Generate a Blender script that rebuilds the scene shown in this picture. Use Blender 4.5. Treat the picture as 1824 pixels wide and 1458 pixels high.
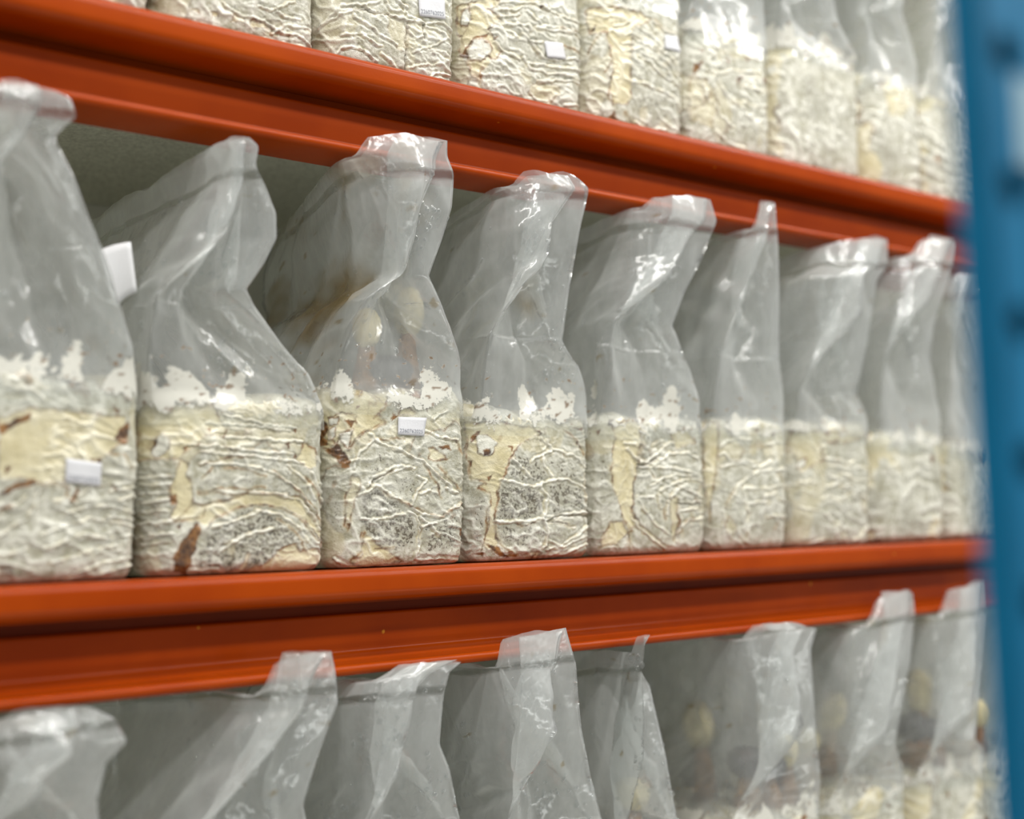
import bpy, math
import numpy as np
from mathutils import Matrix, Vector

for o in list(bpy.data.objects):
    bpy.data.objects.remove(o, do_unlink=True)
S = bpy.context.scene
COL = S.collection
V3 = lambda *a: np.array(a, float)

# ------------------------------------------------------------------ camera
W, H, F = 1824, 1458, 2533.0
PSI, PIT, ROL = map(math.radians, (40.9329, 5.0779, 1.8363))
CZ = 1.30                                   # eye height above the floor
c_d = V3(math.sin(PSI)*math.cos(PIT), math.cos(PSI)*math.cos(PIT), math.sin(PIT))
_r = V3(math.cos(PSI), -math.sin(PSI), 0)
_u = np.cross(_r, c_d)
c_r = math.cos(ROL)*_r - math.sin(ROL)*_u
c_u = math.sin(ROL)*_r + math.cos(ROL)*_u
cam = bpy.data.cameras.new('camera')
cam.sensor_width = 36.0
cam.lens = F/W*36.0
cam.clip_start = 0.02
cam.dof.use_dof = True
cam.dof.focus_distance = 1.22
cam.dof.aperture_fstop = 2.3
cam.dof.aperture_blades = 0
camo = bpy.data.objects.new('camera', cam)
COL.objects.link(camo)
m = Matrix.Identity(4)
for i in range(3):
    m[i][0], m[i][1], m[i][2] = c_r[i], c_u[i], -c_d[i]
m[2][3] = CZ
camo.matrix_world = m
S.camera = camo


def at(px, py, Y):
    """A reading off the photo turned into a place on the plane at distance Y into the rack."""
    ray = c_d*F + c_r*(px - W/2) - c_u*(py - H/2)
    return ray*(Y/ray[1]) + V3(0, 0, CZ)


# ------------------------------------------------------------------ light
wd = bpy.data.worlds.new('world')
S.world = wd
wd.use_nodes = True
bg = wd.node_tree.nodes['Background']
bg.inputs[0].default_value = (1.0, 1.0, 0.96, 1)
bg.inputs[1].default_value = 0.53


def area(name, loc, sx, sy, power, rot, col=(1, 0.98, 0.94)):
    l = bpy.data.lights.new(name, 'AREA')
    l.shape = 'RECTANGLE'
    l.size, l.size_y = sx, sy
    l.energy = power
    l.color = col
    o = bpy.data.objects.new(name, l)
    o.location = loc
    o.rotation_euler = rot
    COL.objects.link(o)
    return o


# tube rows over the aisle, LED strips added opposite as fill under the decks
area('aisle_tube_light', (1.2, 0.30, 3.0), 5.0, 0.10, 66, (math.radians(18), 0, 0))
area('aisle_tube_light', (1.2, -0.75, 3.1), 5.0, 0.16, 84, (math.radians(32), 0, 0))
for _z, _p in ((1.90, 1.5), (0.42, 14)):
    area('led_fill_strip', (1.0, -0.55, _z), 4.6, 0.03, _p, (math.radians(90), 0, 0), (0.97, 1.0, 0.97))
S.view_settings.view_transform = 'Standard'
S.view_settings.look = 'None'
S.view_settings.gamma = 1
S.view_settings.use_curve_mapping = False
S.view_settings.exposure = -0.24
S.cycles.transparent_max_bounces = 28
S.cycles.max_bounces = 8
S.cycles.diffuse_bounces = 4
S.cycles.glossy_bounces = 3


# ------------------------------------------------------------------ helpers
def hsh(ix, iy, seed):
    with np.errstate(over='ignore'):
        h = (ix.astype(np.uint32)*np.uint32(374761393) + iy.astype(np.uint32)*np.uint32(668265263)
             + np.uint32((seed*2654435761) & 0xffffffff))
        h = (h ^ (h >> np.uint32(13)))*np.uint32(1274126177)
        h = h ^ (h >> np.uint32(16))
        h = h*np.uint32(2246822519)
        h = h ^ (h >> np.uint32(15))
    return h.astype(np.float64)/4294967295.0


def noise(x, y, seed=0):
    """2-D gradient noise, about -1..1."""
    x = np.asarray(x, float) + 500.0
    y = np.asarray(y, float) + 500.0
    ix, iy = np.floor(x).astype(np.int64), np.floor(y).astype(np.int64)
    fx, fy = x - ix, y - iy
    ux, uy = fx*fx*fx*(fx*(fx*6 - 15) + 10), fy*fy*fy*(fy*(fy*6 - 15) + 10)
    r = []
    for dx, dy in ((0, 0), (1, 0), (0, 1), (1, 1)):
        a = hsh(ix + dx, iy + dy, seed)*2*np.pi
        r.append(np.cos(a)*(fx - dx) + np.sin(a)*(fy - dy))
    return 1.5*((r[0]*(1 - ux) + r[1]*ux)*(1 - uy) + (r[2]*(1 - ux) + r[3]*ux)*uy)


def fbm(x, y, seed=0, octv=3):
    s, a = 0, 1.0
    for i in range(octv):
        s = s + a*noise(x*2**i, y*2**i, seed + 17*i)
        a *= 0.5
    return s


def sstep(a, b, x):
    t = np.clip((x - a)/(b - a), 0, 1)
    return t*t*(3 - 2*t)


def tri(q):
    return 1 - np.abs(2*(q - np.floor(q)) - 1)


def new_mesh(name, verts, faces, mat=None, parent=None, smooth=True, attrs=None, loc=None):
    verts = np.asarray(verts, float)
    me = bpy.data.meshes.new(name)
    if isinstance(faces, np.ndarray):
        n, k = faces.shape
        me.vertices.add(len(verts))
        me.vertices.foreach_set('co', verts.ravel())
        me.loops.add(n*k)
        me.loops.foreach_set('vertex_index', faces.ravel().astype(np.int32))
        me.polygons.add(n)
        me.polygons.foreach_set('loop_start', np.arange(0, n*k, k, dtype=np.int32))
        me.update(calc_edges=True)
        me.validate()
    else:
        me.from_pydata([tuple(v) for v in verts], [], faces)
        me.update()
    if smooth:
        me.polygons.foreach_set('use_smooth', np.ones(len(me.polygons), bool))
    if attrs:
        for an, arr in attrs.items():
            a = me.color_attributes.new(an, 'FLOAT_COLOR', 'POINT')
            a.data.foreach_set('color', np.ascontiguousarray(arr, dtype=np.float32).ravel())
    if mat:
        me.materials.append(mat)
    o = bpy.data.objects.new(name, me)
    COL.objects.link(o)
    if parent:
        o.parent = parent
    if loc is not None:
        o.location = loc
    return o


def grid_faces(nr, nc, wrap=True):
    r = np.arange(nr - 1)[:, None]
    c = np.arange(nc if wrap else nc - 1)[None, :]
    c2 = (c + 1) % nc
    a = r*nc + c
    b = r*nc + c2
    d = (r + 1)*nc + c
    e = (r + 1)*nc + c2
    return np.stack([a, b, e, d], -1).reshape(-1, 4)


def grid_normals(P):
    """P (rows, cols, 3), cols wrap."""
    du = np.roll(P, -1, 1) - np.roll(P, 1, 1)
    dv = np.gradient(P, axis=0)
    n = np.cross(du, dv)
    return n/np.maximum(np.linalg.norm(n, axis=-1, keepdims=True), 1e-9)


def thing(name, label, cat, loc, group=None):
    o = bpy.data.objects.new(name, None)
    o.empty_display_size = 0.05
    COL.objects.link(o)
    o.location = loc
    o['label'] = label
    o['category'] = cat
    if group:
        o['group'] = group
    return o


# ------------------------------------------------------------------ materials
class NT:
    def __init__(s, name):
        s.m = bpy.data.materials.new(name)
        s.m.use_nodes = True
        s.t = s.m.node_tree
        s.t.nodes.clear()
        s.out = s.n('ShaderNodeOutputMaterial')

    def n(s, typ, **kw):
        nd = s.t.nodes.new(typ)
        for k, v in kw.items():
            if k[0] == 'i' and k[1:].isdigit():
                s.set(nd.inputs[int(k[1:])], v)
            elif hasattr(nd, k):
                setattr(nd, k, v)
            else:
                s.set(nd.inputs[k.replace('_', ' ')], v)
        return nd

    def set(s, sock, v):
        if isinstance(v, bpy.types.NodeSocket):
            s.t.links.new(v, sock)
        else:
            sock.default_value = v

    def math(s, op, a, b=0.0, c=None, clamp=False):
        nd = s.n('ShaderNodeMath', operation=op, use_clamp=clamp)
        s.set(nd.inputs[0], a)
        s.set(nd.inputs[1], b)
        if c is not None:
            s.set(nd.inputs[2], c)
        return nd.outputs[0]

    def mix(s, f, a, b):
        nd = s.n('ShaderNodeMix', data_type='RGBA')
        s.set(nd.inputs[0], f)
        s.set(nd.inputs[6], a)
        s.set(nd.inputs[7], b)
        return nd.outputs[2]

    def maprange(s, v, a, b, c=0.0, d=1.0):
        nd = s.n('ShaderNodeMapRange', interpolation_type='SMOOTHSTEP')
        for i, q in enumerate((v, a, b, c, d)):
            s.set(nd.inputs[i], q)
        return nd.outputs[0]

    def noise(s, scale, detail=2, rough=0.5, vec=None, out=0):
        nd = s.n('ShaderNodeTexNoise', Scale=scale, Detail=detail, Roughness=rough)
        if vec is not None:
            s.set(nd.inputs['Vector'], vec)
        return nd.outputs[out]

    def obj(s):
        return s.n('ShaderNodeTexCoord').outputs['Object']

    def mixsh(s, f, a, b):
        nd = s.n('ShaderNodeMixShader')
        s.set(nd.inputs[0], f)
        s.set(nd.inputs[1], a)
        s.set(nd.inputs[2], b)
        return nd.outputs[0]

    def done(s, sh):
        s.t.links.new(sh, s.out.inputs[0])
        return s.m


def rgb(r, g, b):
    """sRGB 0-255 to a linear colour."""
    f = lambda c: (c/255/12.92) if c/255 <= 0.04045 else ((c/255 + 0.055)/1.055)**2.4
    return (f(r), f(g), f(b), 1)


def mat_block():
    t = NT('colonised_substrate')
    P = t.obj()
    at_ = t.n('ShaderNodeAttribute', attribute_name='marks')
    sep = t.n('ShaderNodeSeparateColor')
    t.set(sep.inputs[0], at_.outputs['Color'])
    yel, brn, spk = sep.outputs[0], sep.outputs[1], sep.outputs[2]
    rid = at_.outputs['Alpha']
    # mycelium white with faint tone changes
    n1 = t.noise(65, 5, 0.65, P)
    white = t.mix(t.maprange(t.math('ADD', t.math('MULTIPLY', n1, 0.6), t.math('MULTIPLY', t.noise(230, 3, 0.6, P), 0.4)), 0.36, 0.62), (0.25, 0.235, 0.155, 1), (0.56, 0.55, 0.475, 1))
    # thin mycelium: substrate specks show through
    grey = t.mix(t.math('MULTIPLY', spk, 0.72), white, (0.29, 0.28, 0.22, 1))
    n2 = t.noise(340, 3, 0.66, P)
    thr = t.math('SUBTRACT', 0.80, t.math('MULTIPLY', spk, 0.315))
    sp = t.math('MULTIPLY', t.maprange(t.math('SUBTRACT', n2, thr), 0.0, 0.035), t.maprange(spk, 0.04, 0.3))
    spc = t.mix(t.noise(150, 1, 0.5, P), (0.016, 0.013, 0.009, 1), (0.11, 0.08, 0.04, 1))
    c = t.mix(t.math('MULTIPLY', sp, 0.88), grey, spc)
    # yellowed, wet areas
    yc = t.mix(t.maprange(t.noise(30, 3, 0.6, P), 0.3, 0.7), (0.44, 0.375, 0.20, 1), (0.62, 0.56, 0.37, 1))
    c = t.mix(t.math('MULTIPLY', yel, 0.93), c, yc)
    c = t.mix(t.math('MULTIPLY', rid, 0.75), c, (0.83, 0.82, 0.745, 1))  # fresh white ridges, with relief contrast painted in over a greyed base
    # brown exudate, plus the shade painted into creases
    bc = t.mix(t.maprange(t.noise(90, 3, 0.6, P), 0.35, 0.68), (0.040, 0.015, 0.004, 1), (0.24, 0.105, 0.022, 1))
    c = t.mix(t.math('MINIMUM', brn, 1.0), c, bc)
    bh = t.math('ADD', t.math('MULTIPLY', t.noise(900, 2, 0.6, P), 0.35), t.math('MULTIPLY', t.noise(160, 3, 0.6, P), 1.0))
    bmp = t.n('ShaderNodeBump', Strength=0.8, Distance=0.0014, Height=bh)
    b = t.n('ShaderNodeBsdfPrincipled', Base_Color=c, Roughness=0.55, Coat_Weight=0.55, Coat_Roughness=0.16,
            Subsurface_Weight=0.0)
    t.set(b.inputs['Normal'], bmp.outputs[0])
    nb2 = t.n('ShaderNodeBump', Strength=0.5, Distance=0.0015, Height=t.noise(120, 3, 0.65, P))
    t.set(b.inputs['Coat Normal'], nb2.outputs[0])
    return t.done(b.outputs[0])


def mat_film():
    t = NT('milky_polypropylene_film')
    P = t.obj()
    at_ = t.n('ShaderNodeAttribute', attribute_name='film')
    sep = t.n('ShaderNodeSeparateColor')
    t.set(sep.inputs[0], at_.outputs['Color'])
    myc, brn, band = sep.outputs[0], sep.outputs[1], sep.outputs[2]
    stain = at_.outputs['Alpha']
    wn = t.n('ShaderNodeMapping')
    t.set(wn.inputs[0], P)
    t.set(wn.inputs[3], (1.0, 1.0, 0.45))
    w1 = t.noise(38, 3, 0.62, wn.outputs[0])
    w2 = t.noise(170, 1, 0.6, P)
    hh = t.math('ADD', w1, t.math('MULTIPLY', w2, 0.16))
    bmp = t.n('ShaderNodeBump', Strength=0.42, Distance=0.004, Height=hh)
    N = bmp.outputs[0]
    col = t.mix(stain, (0.80, 0.82, 0.81, 1), (0.30, 0.20, 0.075, 1))
    dif = t.n('ShaderNodeBsdfDiffuse', Color=col, Normal=N)
    trl = t.n('ShaderNodeBsdfTranslucent', Color=col, Normal=N)
    milk = t.mixsh(0.42, dif.outputs[0], trl.outputs[0])
    tra = t.n('ShaderNodeBsdfTransparent', Color=t.mix(stain, (0.95, 0.96, 0.955, 1), (0.80, 0.68, 0.45, 1)))
    lw = t.n('ShaderNodeLayerWeight', Blend=0.35)
    fac = t.math('ADD', t.math('ADD', 0.235, t.math('MULTIPLY', t.maprange(w1, 0.3, 0.75), 0.09)), t.math('MULTIPLY', lw.outputs['Facing'], 0.40))
    fac = t.math('ADD', fac, t.math('MULTIPLY', stain, 0.12))
    fac = t.math('MULTIPLY', fac, t.math('SUBTRACT', 1.0, t.math('MULTIPLY', band, 0.80)), clamp=True)
    body = t.mixsh(fac, tra.outputs[0], milk)
    mn = t.noise(240, 2, 0.72, P)
    mcol = t.mix(brn, (0.53, 0.52, 0.465, 1), (0.11, 0.048, 0.010, 1))
    md = t.n('ShaderNodeBsdfDiffuse', Color=mcol)
    mfac = t.maprange(t.math('ADD', t.math('MAXIMUM', myc, brn), t.math('MULTIPLY', t.math('SUBTRACT', mn, 0.5), 1.7)), 0.40, 0.66)
    body = t.mixsh(mfac, body, md.outputs[0])
    gl = t.n('ShaderNodeBsdfGlossy', Color=(1, 1, 1, 1), Roughness=0.16, Normal=N)
    l5 = t.n('ShaderNodeLayerWeight', Blend=0.5, Normal=N)
    fr = t.math('ADD', 0.06, t.math('MULTIPLY', t.math('POWER', l5.outputs['Facing'], 4.0), 0.80))
    return t.done(t.mixsh(fr, body, gl.outputs[0]))


def mat_simple(name, col, rough=0.5, bump=0.0, bscale=200, var=0.0, vscale=40, **kw):
    t = NT(name)
    P = t.obj()
    c = col
    if var:
        dark = tuple(x*(1 - var) for x in col[:3]) + (1,)
        c = t.mix(t.maprange(t.noise(vscale, 4, 0.6, P), 0.35, 0.68), dark, col)
    b = t.n('ShaderNodeBsdfPrincipled', Base_Color=c, Roughness=rough, **kw)
    if bump:
        bm = t.n('ShaderNodeBump', Strength=bump, Distance=0.001, Height=t.noise(bscale, 3, 0.6, P))
        t.set(b.inputs['Normal'], bm.outputs[0])
    return t.done(b.outputs[0])


def mat_orange():
    t = NT('orange_powder_coat')
    P = t.obj()
    c = t.mix(t.maprange(t.noise(9, 3, 0.6, P), 0.3, 0.7), (0.25, 0.030, 0.0010, 1), (0.30, 0.041, 0.0013, 1))
    chip = t.maprange(t.noise(70, 2, 0.5, P), 0.765, 0.79)
    c = t.mix(chip, c, (0.55, 0.22, 0.02, 1))
    mp = t.n('ShaderNodeMapping')
    t.set(mp.inputs[0], P)
    t.set(mp.inputs[3], (0.25, 1, 1))
    h = t.math('ADD', t.noise(420, 2, 0.5, P), t.math('MULTIPLY', t.noise(60, 2, 0.5, mp.outputs[0]), 0.5))
    bm = t.n('ShaderNodeBump', Strength=0.10, Distance=0.0006, Height=h)
    b = t.n('ShaderNodeBsdfPrincipled', Base_Color=c, Roughness=0.24, Coat_Weight=0.0, Coat_Roughness=0.15, Specular_IOR_Level=0.10)
    t.set(b.inputs['Normal'], bm.outputs[0])
    return t.done(b.outputs[0])


def mat_board():
    t = NT('grey_green_particle_board')
    P = t.obj()
    n = t.noise(260, 4, 0.7, P)
    c = t.mix(t.maprange(n, 0.3, 0.7), (0.48, 0.475, 0.38, 1), (0.78, 0.78, 0.65, 1))
    sp = t.maprange(t.noise(330, 2, 0.5, P), 0.68, 0.74)
    c = t.mix(t.math('MULTIPLY', sp, 0.7), c, (0.14, 0.13, 0.10, 1))
    b = t.n('ShaderNodeBsdfPrincipled', Base_Color=c, Roughness=0.75)
    bm = t.n('ShaderNodeBump', Strength=0.4, Distance=0.001, Height=n)
    t.set(b.inputs['Normal'], bm.outputs[0])
    return t.done(b.outputs[0])


def mat_drop():
    t = NT('condensation_water')
    tr = t.n('ShaderNodeBsdfTransparent', Color=(0.93, 0.94, 0.94, 1))
    gl = t.n('ShaderNodeBsdfGlossy', Roughness=0.04)
    lw = t.n('ShaderNodeLayerWeight', Blend=0.45)
    df = t.n('ShaderNodeBsdfDiffuse', Color=(0.75, 0.77, 0.77, 1))
    rim = t.mixsh(t.maprange(lw.outputs['Facing'], 0.35, 0.9, 0.0, 0.75), tr.outputs[0], df.outputs[0])
    l5 = t.n('ShaderNodeLayerWeight', Blend=0.5)
    fr = t.math('ADD', 0.07, t.math('MULTIPLY', t.math('POWER', l5.outputs['Facing'], 4.0), 0.8))
    return t.done(t.mixsh(fr, rim, gl.outputs[0]))


M_BLOCK, M_FILM, M_OR, M_BOARD, M_DROP = mat_block(), mat_film(), mat_orange(), mat_board(), mat_drop()
M_PAPER = mat_simple('white_label_paper', (0.58, 0.58, 0.60, 1), 0.55, 0.2, 500, 0.06)
M_INK = mat_simple('faded_grey_ink', (0.20, 0.21, 0.24, 1), 0.7)
M_CAP = mat_simple('cream_mushroom_flesh', (0.70, 0.60, 0.33, 1), 0.8, 0.3, 180, 0.35, 60)
M_STEM = mat_simple('brown_stained_mushroom_base', (0.30, 0.15, 0.05, 1), 0.55, 0.4, 200, 0.6, 90)
M_DARKCAP = mat_simple('dark_grey_mushroom_cap', (0.060, 0.056, 0.058, 1), 0.5, 0.3, 200, 0.4, 80)
M_BLUE = mat_simple('blue_powder_coat', (0.0, 0.145, 0.30, 1), 0.5, 0.1, 300, 0.1, 20, Specular_IOR_Level=0.25)
M_WALL = mat_simple('pale_grey_panel', (0.62, 0.63, 0.54, 1), 0.6, 0.1, 60, 0.08, 4)
M_FLOOR = mat_simple('grey_concrete', (0.42, 0.42, 0.40, 1), 0.6, 0.3, 60, 0.2, 6)
M_PATCH = mat_simple('white_filter_fleece', (0.66, 0.66, 0.67, 1), 0.8, 0.4, 900)
M_STICK = mat_simple('pale_sticker', (0.30, 0.44, 0.52, 1), 0.5)

# ------------------------------------------------------------------ setting
YB = 0.94                                     # plane of the beam fronts
YF = 0.96                                     # plane of the bag fronts
Z_MID = CZ - 0.0222
PITCH_Z = 0.4205
Z_SH = {'top': Z_MID + 2*PITCH_Z, 'upper': Z_MID + PITCH_Z, 'middle': Z_MID, 'lower': Z_MID - PITCH_Z}  # top level is out of view, added to shade the upper shelf
DEPTH = 0.52


def box_obj(name, x0, x1, y0, y1, z0, z1, mat, parent=None, bev=0.0):
    v = [(x, y, z) for x in (x0, x1) for y in (y0, y1) for z in (z0, z1)]
    f = [(0, 1, 3, 2), (4, 6, 7, 5), (0, 4, 5, 1), (2, 3, 7, 6), (0, 2, 6, 4), (1, 5, 7, 3)]
    o = new_mesh(name, v, f, mat, parent, smooth=False)
    if bev:
        b = o.modifiers.new('b', 'BEVEL')
        b.width = bev
        b.segments = 2
    return o


fl = box_obj('floor', -4, 7, -3, 3, -0.05, 0.0, M_FLOOR)
fl['kind'] = 'structure'
wl = box_obj('wall_back', -4, 7, YB + DEPTH + 0.003, YB + DEPTH + 0.08, 0.0, 3.2, M_WALL)
wl['kind'] = 'structure'

# ------------------------------------------------------------------ the rack
RX0, RX1 = -0.80, 2.55


def arc(cx, cz, r, a0, a1, n):
    return [(cx + r*math.cos(math.radians(a0 + (a1 - a0)*i/n)), cz + r*math.sin(math.radians(a0 + (a1 - a0)*i/n))) for i in range(n + 1)]


def beam_profile():
    p = [(0.046, 0.0)]
    p += arc(0.008, -0.008, 0.008, 90, 180, 8)            # top front edge
    p += [(0.0, -0.0165)]
    p += arc(0.009, -0.0165, 0.009, 180, 270, 8)          # underside of the top roll
    p += [(0.0455, -0.0262), (0.0455, -0.036)]
    p += arc(0.033, -0.039, 0.003, 90, 180, 4)           # top edge of the recessed face
    p += [(0.0315, -0.063)]
    p += arc(0.027, -0.064, 0.0045, 0, -60, 4)
    p += [(0.0035, -0.0745)]
    p += arc(0.0045, -0.0785, 0.0042, 105, 265, 8)        # rounded bottom nose
    p += [(0.046, -0.083)]
    return p


def make_beam(parent, yb, ztop, flip=False):
    prof = beam_profile()
    n = len(prof)
    xs = np.linspace(RX0 + 0.03, RX1 - 0.03, 40)
    v = []
    for x in xs:
        for (y, z) in prof:
            v.append((x, yb + (-(y) if flip else y), ztop + z))
    faces = []
    for i in range(len(xs) - 1):
        for j in range(n):
            a, b = i*n + j, i*n + (j + 1) % n
            q = (a, b, b + n, a + n)
            faces.append(q if flip else q[::-1])
    faces.append(tuple(range(n)))
    faces.append(tuple(range((len(xs) - 1)*n, len(xs)*n))[::-1])
    o = new_mesh('shelf_beam', v, faces, M_OR, parent)
    es = o.modifiers.new('e', 'EDGE_SPLIT')
    es.split_angle = math.radians(50)
    return o


def make_upright(parent, x0, y0, z0, z1, wx=0.065, dy=0.012, pitch=0.05, phase=0.0, hx=0.030, hr=0.0065, back=0.055, hz=1.35):
    """Perforated post: front plate with punched holes, two returned flanges."""
    v, f = [], []
    def add(p):
        v.append(p)
        return len(v) - 1
    n = int((z1 - z0)/pitch)
    th = 0.0022
    K = 16
    for k in range(n):
        za, zb = z0 + k*pitch, z0 + (k + 1)*pitch
        zc = za + phase
        rings = []
        for yy in (y0, y0 + th):
            ring, outer = [], []
            for j in range(K):
                a = 2*math.pi*j/K
                ca, sa = math.cos(a), math.sin(a)
                ring.append(add((x0 + hx + hr*ca, yy, zc + hr*hz*sa)))
                tx = ((wx - hx) if ca > 0 else -hx)
                tz = ((zb - zc) if sa > 0 else (za - zc))
                s = min(tx/ca if abs(ca) > 1e-6 else 1e9, tz/sa if abs(sa) > 1e-6 else 1e9)
                outer.append(add((x0 + hx + s*ca, yy, zc + s*sa)))
            for j in range(K):
                q = (ring[j], ring[(j + 1) % K], outer[(j + 1) % K], outer[j])
                f.append(q if yy == y0 else q[::-1])
            for cx, cz in ((wx - hx, zb - zc), (-hx, zb - zc), (-hx, za - zc), (wx - hx, za - zc)):
                c = add((x0 + hx + cx, yy, zc + cz))
                # corner triangle between the two nearest spokes
                ang = math.atan2(cz, cx) % (2*math.pi)
                j = int(ang/(2*math.pi)*K) % K
                f.append((outer[j], outer[(j + 1) % K], c) if yy == y0 else (c, outer[(j + 1) % K], outer[j]))
            rings.append(ring)
        for j in range(K):
            f.append((rings[0][j], rings[1][j], rings[1][(j + 1) % K], rings[0][(j + 1) % K]))
    o = new_mesh('front_plate', v, f, M_BLUE, parent, smooth=False)
    zt = z0 + n*pitch
    for a, b in ((x0, x0 + th), (x0 + wx - th, x0 + wx)):
        box_obj('side_flange', a, b, y0 + th, y0 + back, z0, zt, M_BLUE, parent, 0.0008)
    box_obj('back_plate', x0 + th, x0 + wx - th, y0 + back - th, y0 + back, z0, zt, M_BLUE, parent)
    return o


rack = thing('storage_rack', 'orange-beamed storage rack holding three shelves of mushroom bags', 'rack', (0, 0, 0))
for nm, z in Z_SH.items():
    make_beam(rack, YB, z - 0.0003)
    d = box_obj('shelf_board', RX0 + 0.03, RX1 - 0.03, YB + 0.0465, YB + DEPTH + 0.002, z - 0.020, z - 0.0006, M_BOARD, rack, 0.001)
    d['label'] = 'grey-green particle board shelf deck'
for x in (RX0 - 0.035, RX1 - 0.03):
    for y, bk in ((YB - 0.006, 0.06),):
        make_upright(rack, x, y, 0.0, 2.35, back=bk, phase=0.025)
# short orange tie under the deck near the far end
tz = Z_SH['upper'] - 0.083
tie = box_obj('tie_bar', 1.60, RX1 - 0.03, YB + 0.14, YB + 0.165, tz - 0.002, tz + 0.063, M_OR, rack, 0.004)

# foreground upright of the rack on the near side of the aisle
zh = 0.50
ray = c_d*F + c_r*(1803 - W/2) - c_u*(330 - H/2)
ph = ray/F*zh + V3(0, 0, CZ)
near = thing('rack_upright', 'blurred blue perforated steel upright close by at the right edge', 'upright', (ph[0], ph[1], 0))
make_upright(near, -0.013, 0.0, 0.0, 2.35, wx=0.07, pitch=0.0485, phase=((ph[2]) % 0.0485), hx=0.0155, hr=0.0085, back=0.014, hz=0.95)
stk = at(1822, 205, 1.0)
stk = (stk - V3(0, 0, CZ))/np.dot(stk - V3(0, 0, CZ), c_d)*zh
st = box_obj('sticker', stk[0] - ph[0] + 0.003, stk[0] - ph[0] + 0.03, -0.0012, -0.0004, stk[2] + CZ - 0.016, stk[2] + CZ + 0.016, M_STICK, near)
st['label'] = 'pale sticker on the blue upright'

# ------------------------------------------------------------------ marks on the blocks (readings off the photo)
MK = {}
MK['m1'] = (0, 600, .3154, '''
Y .9: 0,460 180,400 450,420 720,440 740,560 640,640 560,680 560,780 360,820 220,820 120,790 0,800
B: 0,510 60,480 180,430 160,470 60,520 10,560
B: 660,570 690,510 740,460 735,590 700,600
B: 0,880 90,830 200,800 210,830 110,850 20,900
B: 560,690 575,690 575,800 560,800
B: 390,940 440,840 450,870 430,930
B: 630,845 680,865 660,875
B: 0,960 70,945 60,970 0,990
B .8: 0,1270 80,1290 90,1330 180,1320 80,1340 0,1340
B: 40,720 70,740 40,770
B: 525,685 555,680 540,705
B: 650,370 690,400 680,420
S 1: 330,540 390,500 450,560 440,630 380,650 330,610
b: 560,690 620,650 720,660 760,740
b: 210,830 380,840 380,900 440,930
r: 370,1000 500,960 640,960 780,1000
r: 240,1110 400,1060 520,1030 640,1050 780,1080
r: 240,1200 380,1150 480,1120 620,1150 780,1130
r: 290,1280 420,1250 560,1200 700,1190
r: 300,930 380,920 440,950
r: 440,900 520,850 620,830
r: 640,880 780,850
r: 700,920 790,900
r: 620,1020 790,1040
r: 300,1390 460,1350 640,1340 780,1300
r: 0,1120 150,1030 200,950 220,870
r: 420,1340 600,1290 760,1260
r: 20,1240 160,1180
r: 0,1000 150,900
S .3: 0,1000 300,1000 300,1300 0,1250
S .35: 320,1120 700,1180 700,1300 320,1300
S .5: 580,680 720,680 740,780 600,790''')
MK['m2'] = (240, 680, .2469, '''
S .95: 430,1300 520,1060 700,930 900,890 1100,960 1230,1150 1180,1180 1000,1280 760,1380 450,1390
S .55: 480,640 900,640 1100,760 480,870
S .35: 600,330 1150,350 1140,520 620,500
S .65: 60,620 300,620 280,1300 60,1350
S .35: 600,190 1150,200 1150,300 600,260
Y: 40,120 560,110 600,250 660,330 640,410 520,390 460,460 330,560 50,560
Y: 340,560 390,590 385,680 430,740 430,860 520,880 500,960 300,1000 270,960 330,870 270,780 310,690
Y: 300,1000 430,880 600,860 830,790 1040,810 1230,830 1330,1000 1400,1150 1350,1130 1200,960 1060,900 850,880 700,920 560,1000 520,1040 480,1000
Y: 740,1390 950,1300 1100,1190 1180,1170 1210,1230 1300,1210 1400,1290 1250,1380 1020,1400
Y: 1240,430 1330,470 1350,600 1280,620 1180,550
Y .8: 780,1290 800,1230 825,1240 800,1340 740,1390 700,1380
W: 140,480 220,380 270,440 260,490 200,550 150,540
B: 400,1060 470,1010 470,1110 430,1250 390,1370 290,1340 300,1230
B: 265,820 320,805 325,870 275,880
B: 1340,1130 1400,1190 1400,1270 1370,1210
B: 125,490 160,440 200,430 170,470
B: 520,340 555,330 545,370
B: 345,480 395,475 385,510
B: 1150,330 1190,325 1170,360
B: 1090,430 1125,430 1110,470
B: 1150,540 1180,500 1190,540
B: 320,1030 355,1020 350,1060
b: 480,790 640,760 830,770 940,760
b: 470,800 620,800 700,815 820,800 640,860 480,880
b: 640,620 800,630 940,680
b: 560,620 500,700
b: 1000,640 1130,740 1290,870 1400,1080
b: 1250,690 1340,790 1390,920
b: 560,1000 700,920 880,880 1060,910 1200,980 1300,1110 1370,1200
b: 1040,1000 1150,1070 1230,1170 1250,1230
b: 740,1390 860,1400 1020,1390
b: 480,600 700,540 860,540
b: 640,460 700,490 750,500
r: 470,590 700,590 900,620 1050,680 1200,790 1330,950
r: 830,800 1040,810 1220,860 1330,1010
r: 880,920 1050,960 1180,1050 1260,1160
r: 400,460 650,470 900,500 1150,510
r: 520,300 800,310 1120,340
r: 640,240 800,270 1000,310 1180,320
r: 640,400 900,410 1230,420
r: 480,510 800,530 1050,560 1250,580
r: 50,690 300,680
r: 60,800 260,790
r: 60,930 260,920
r: 60,860 270,850
r: 60,1000 280,1000
r: 60,1090 300,1080
r: 60,740 280,730
r: 60,1150 280,1140
r: 600,1230 760,1110 1000,1060
r: 570,1040 760,990 900,930
r: 420,1340 600,1330 640,1390
r: 1180,840 1290,960 1360,1080
r: 1290,650 1370,800 1395,1000
r: 1100,600 1240,700 1330,850''')
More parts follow.
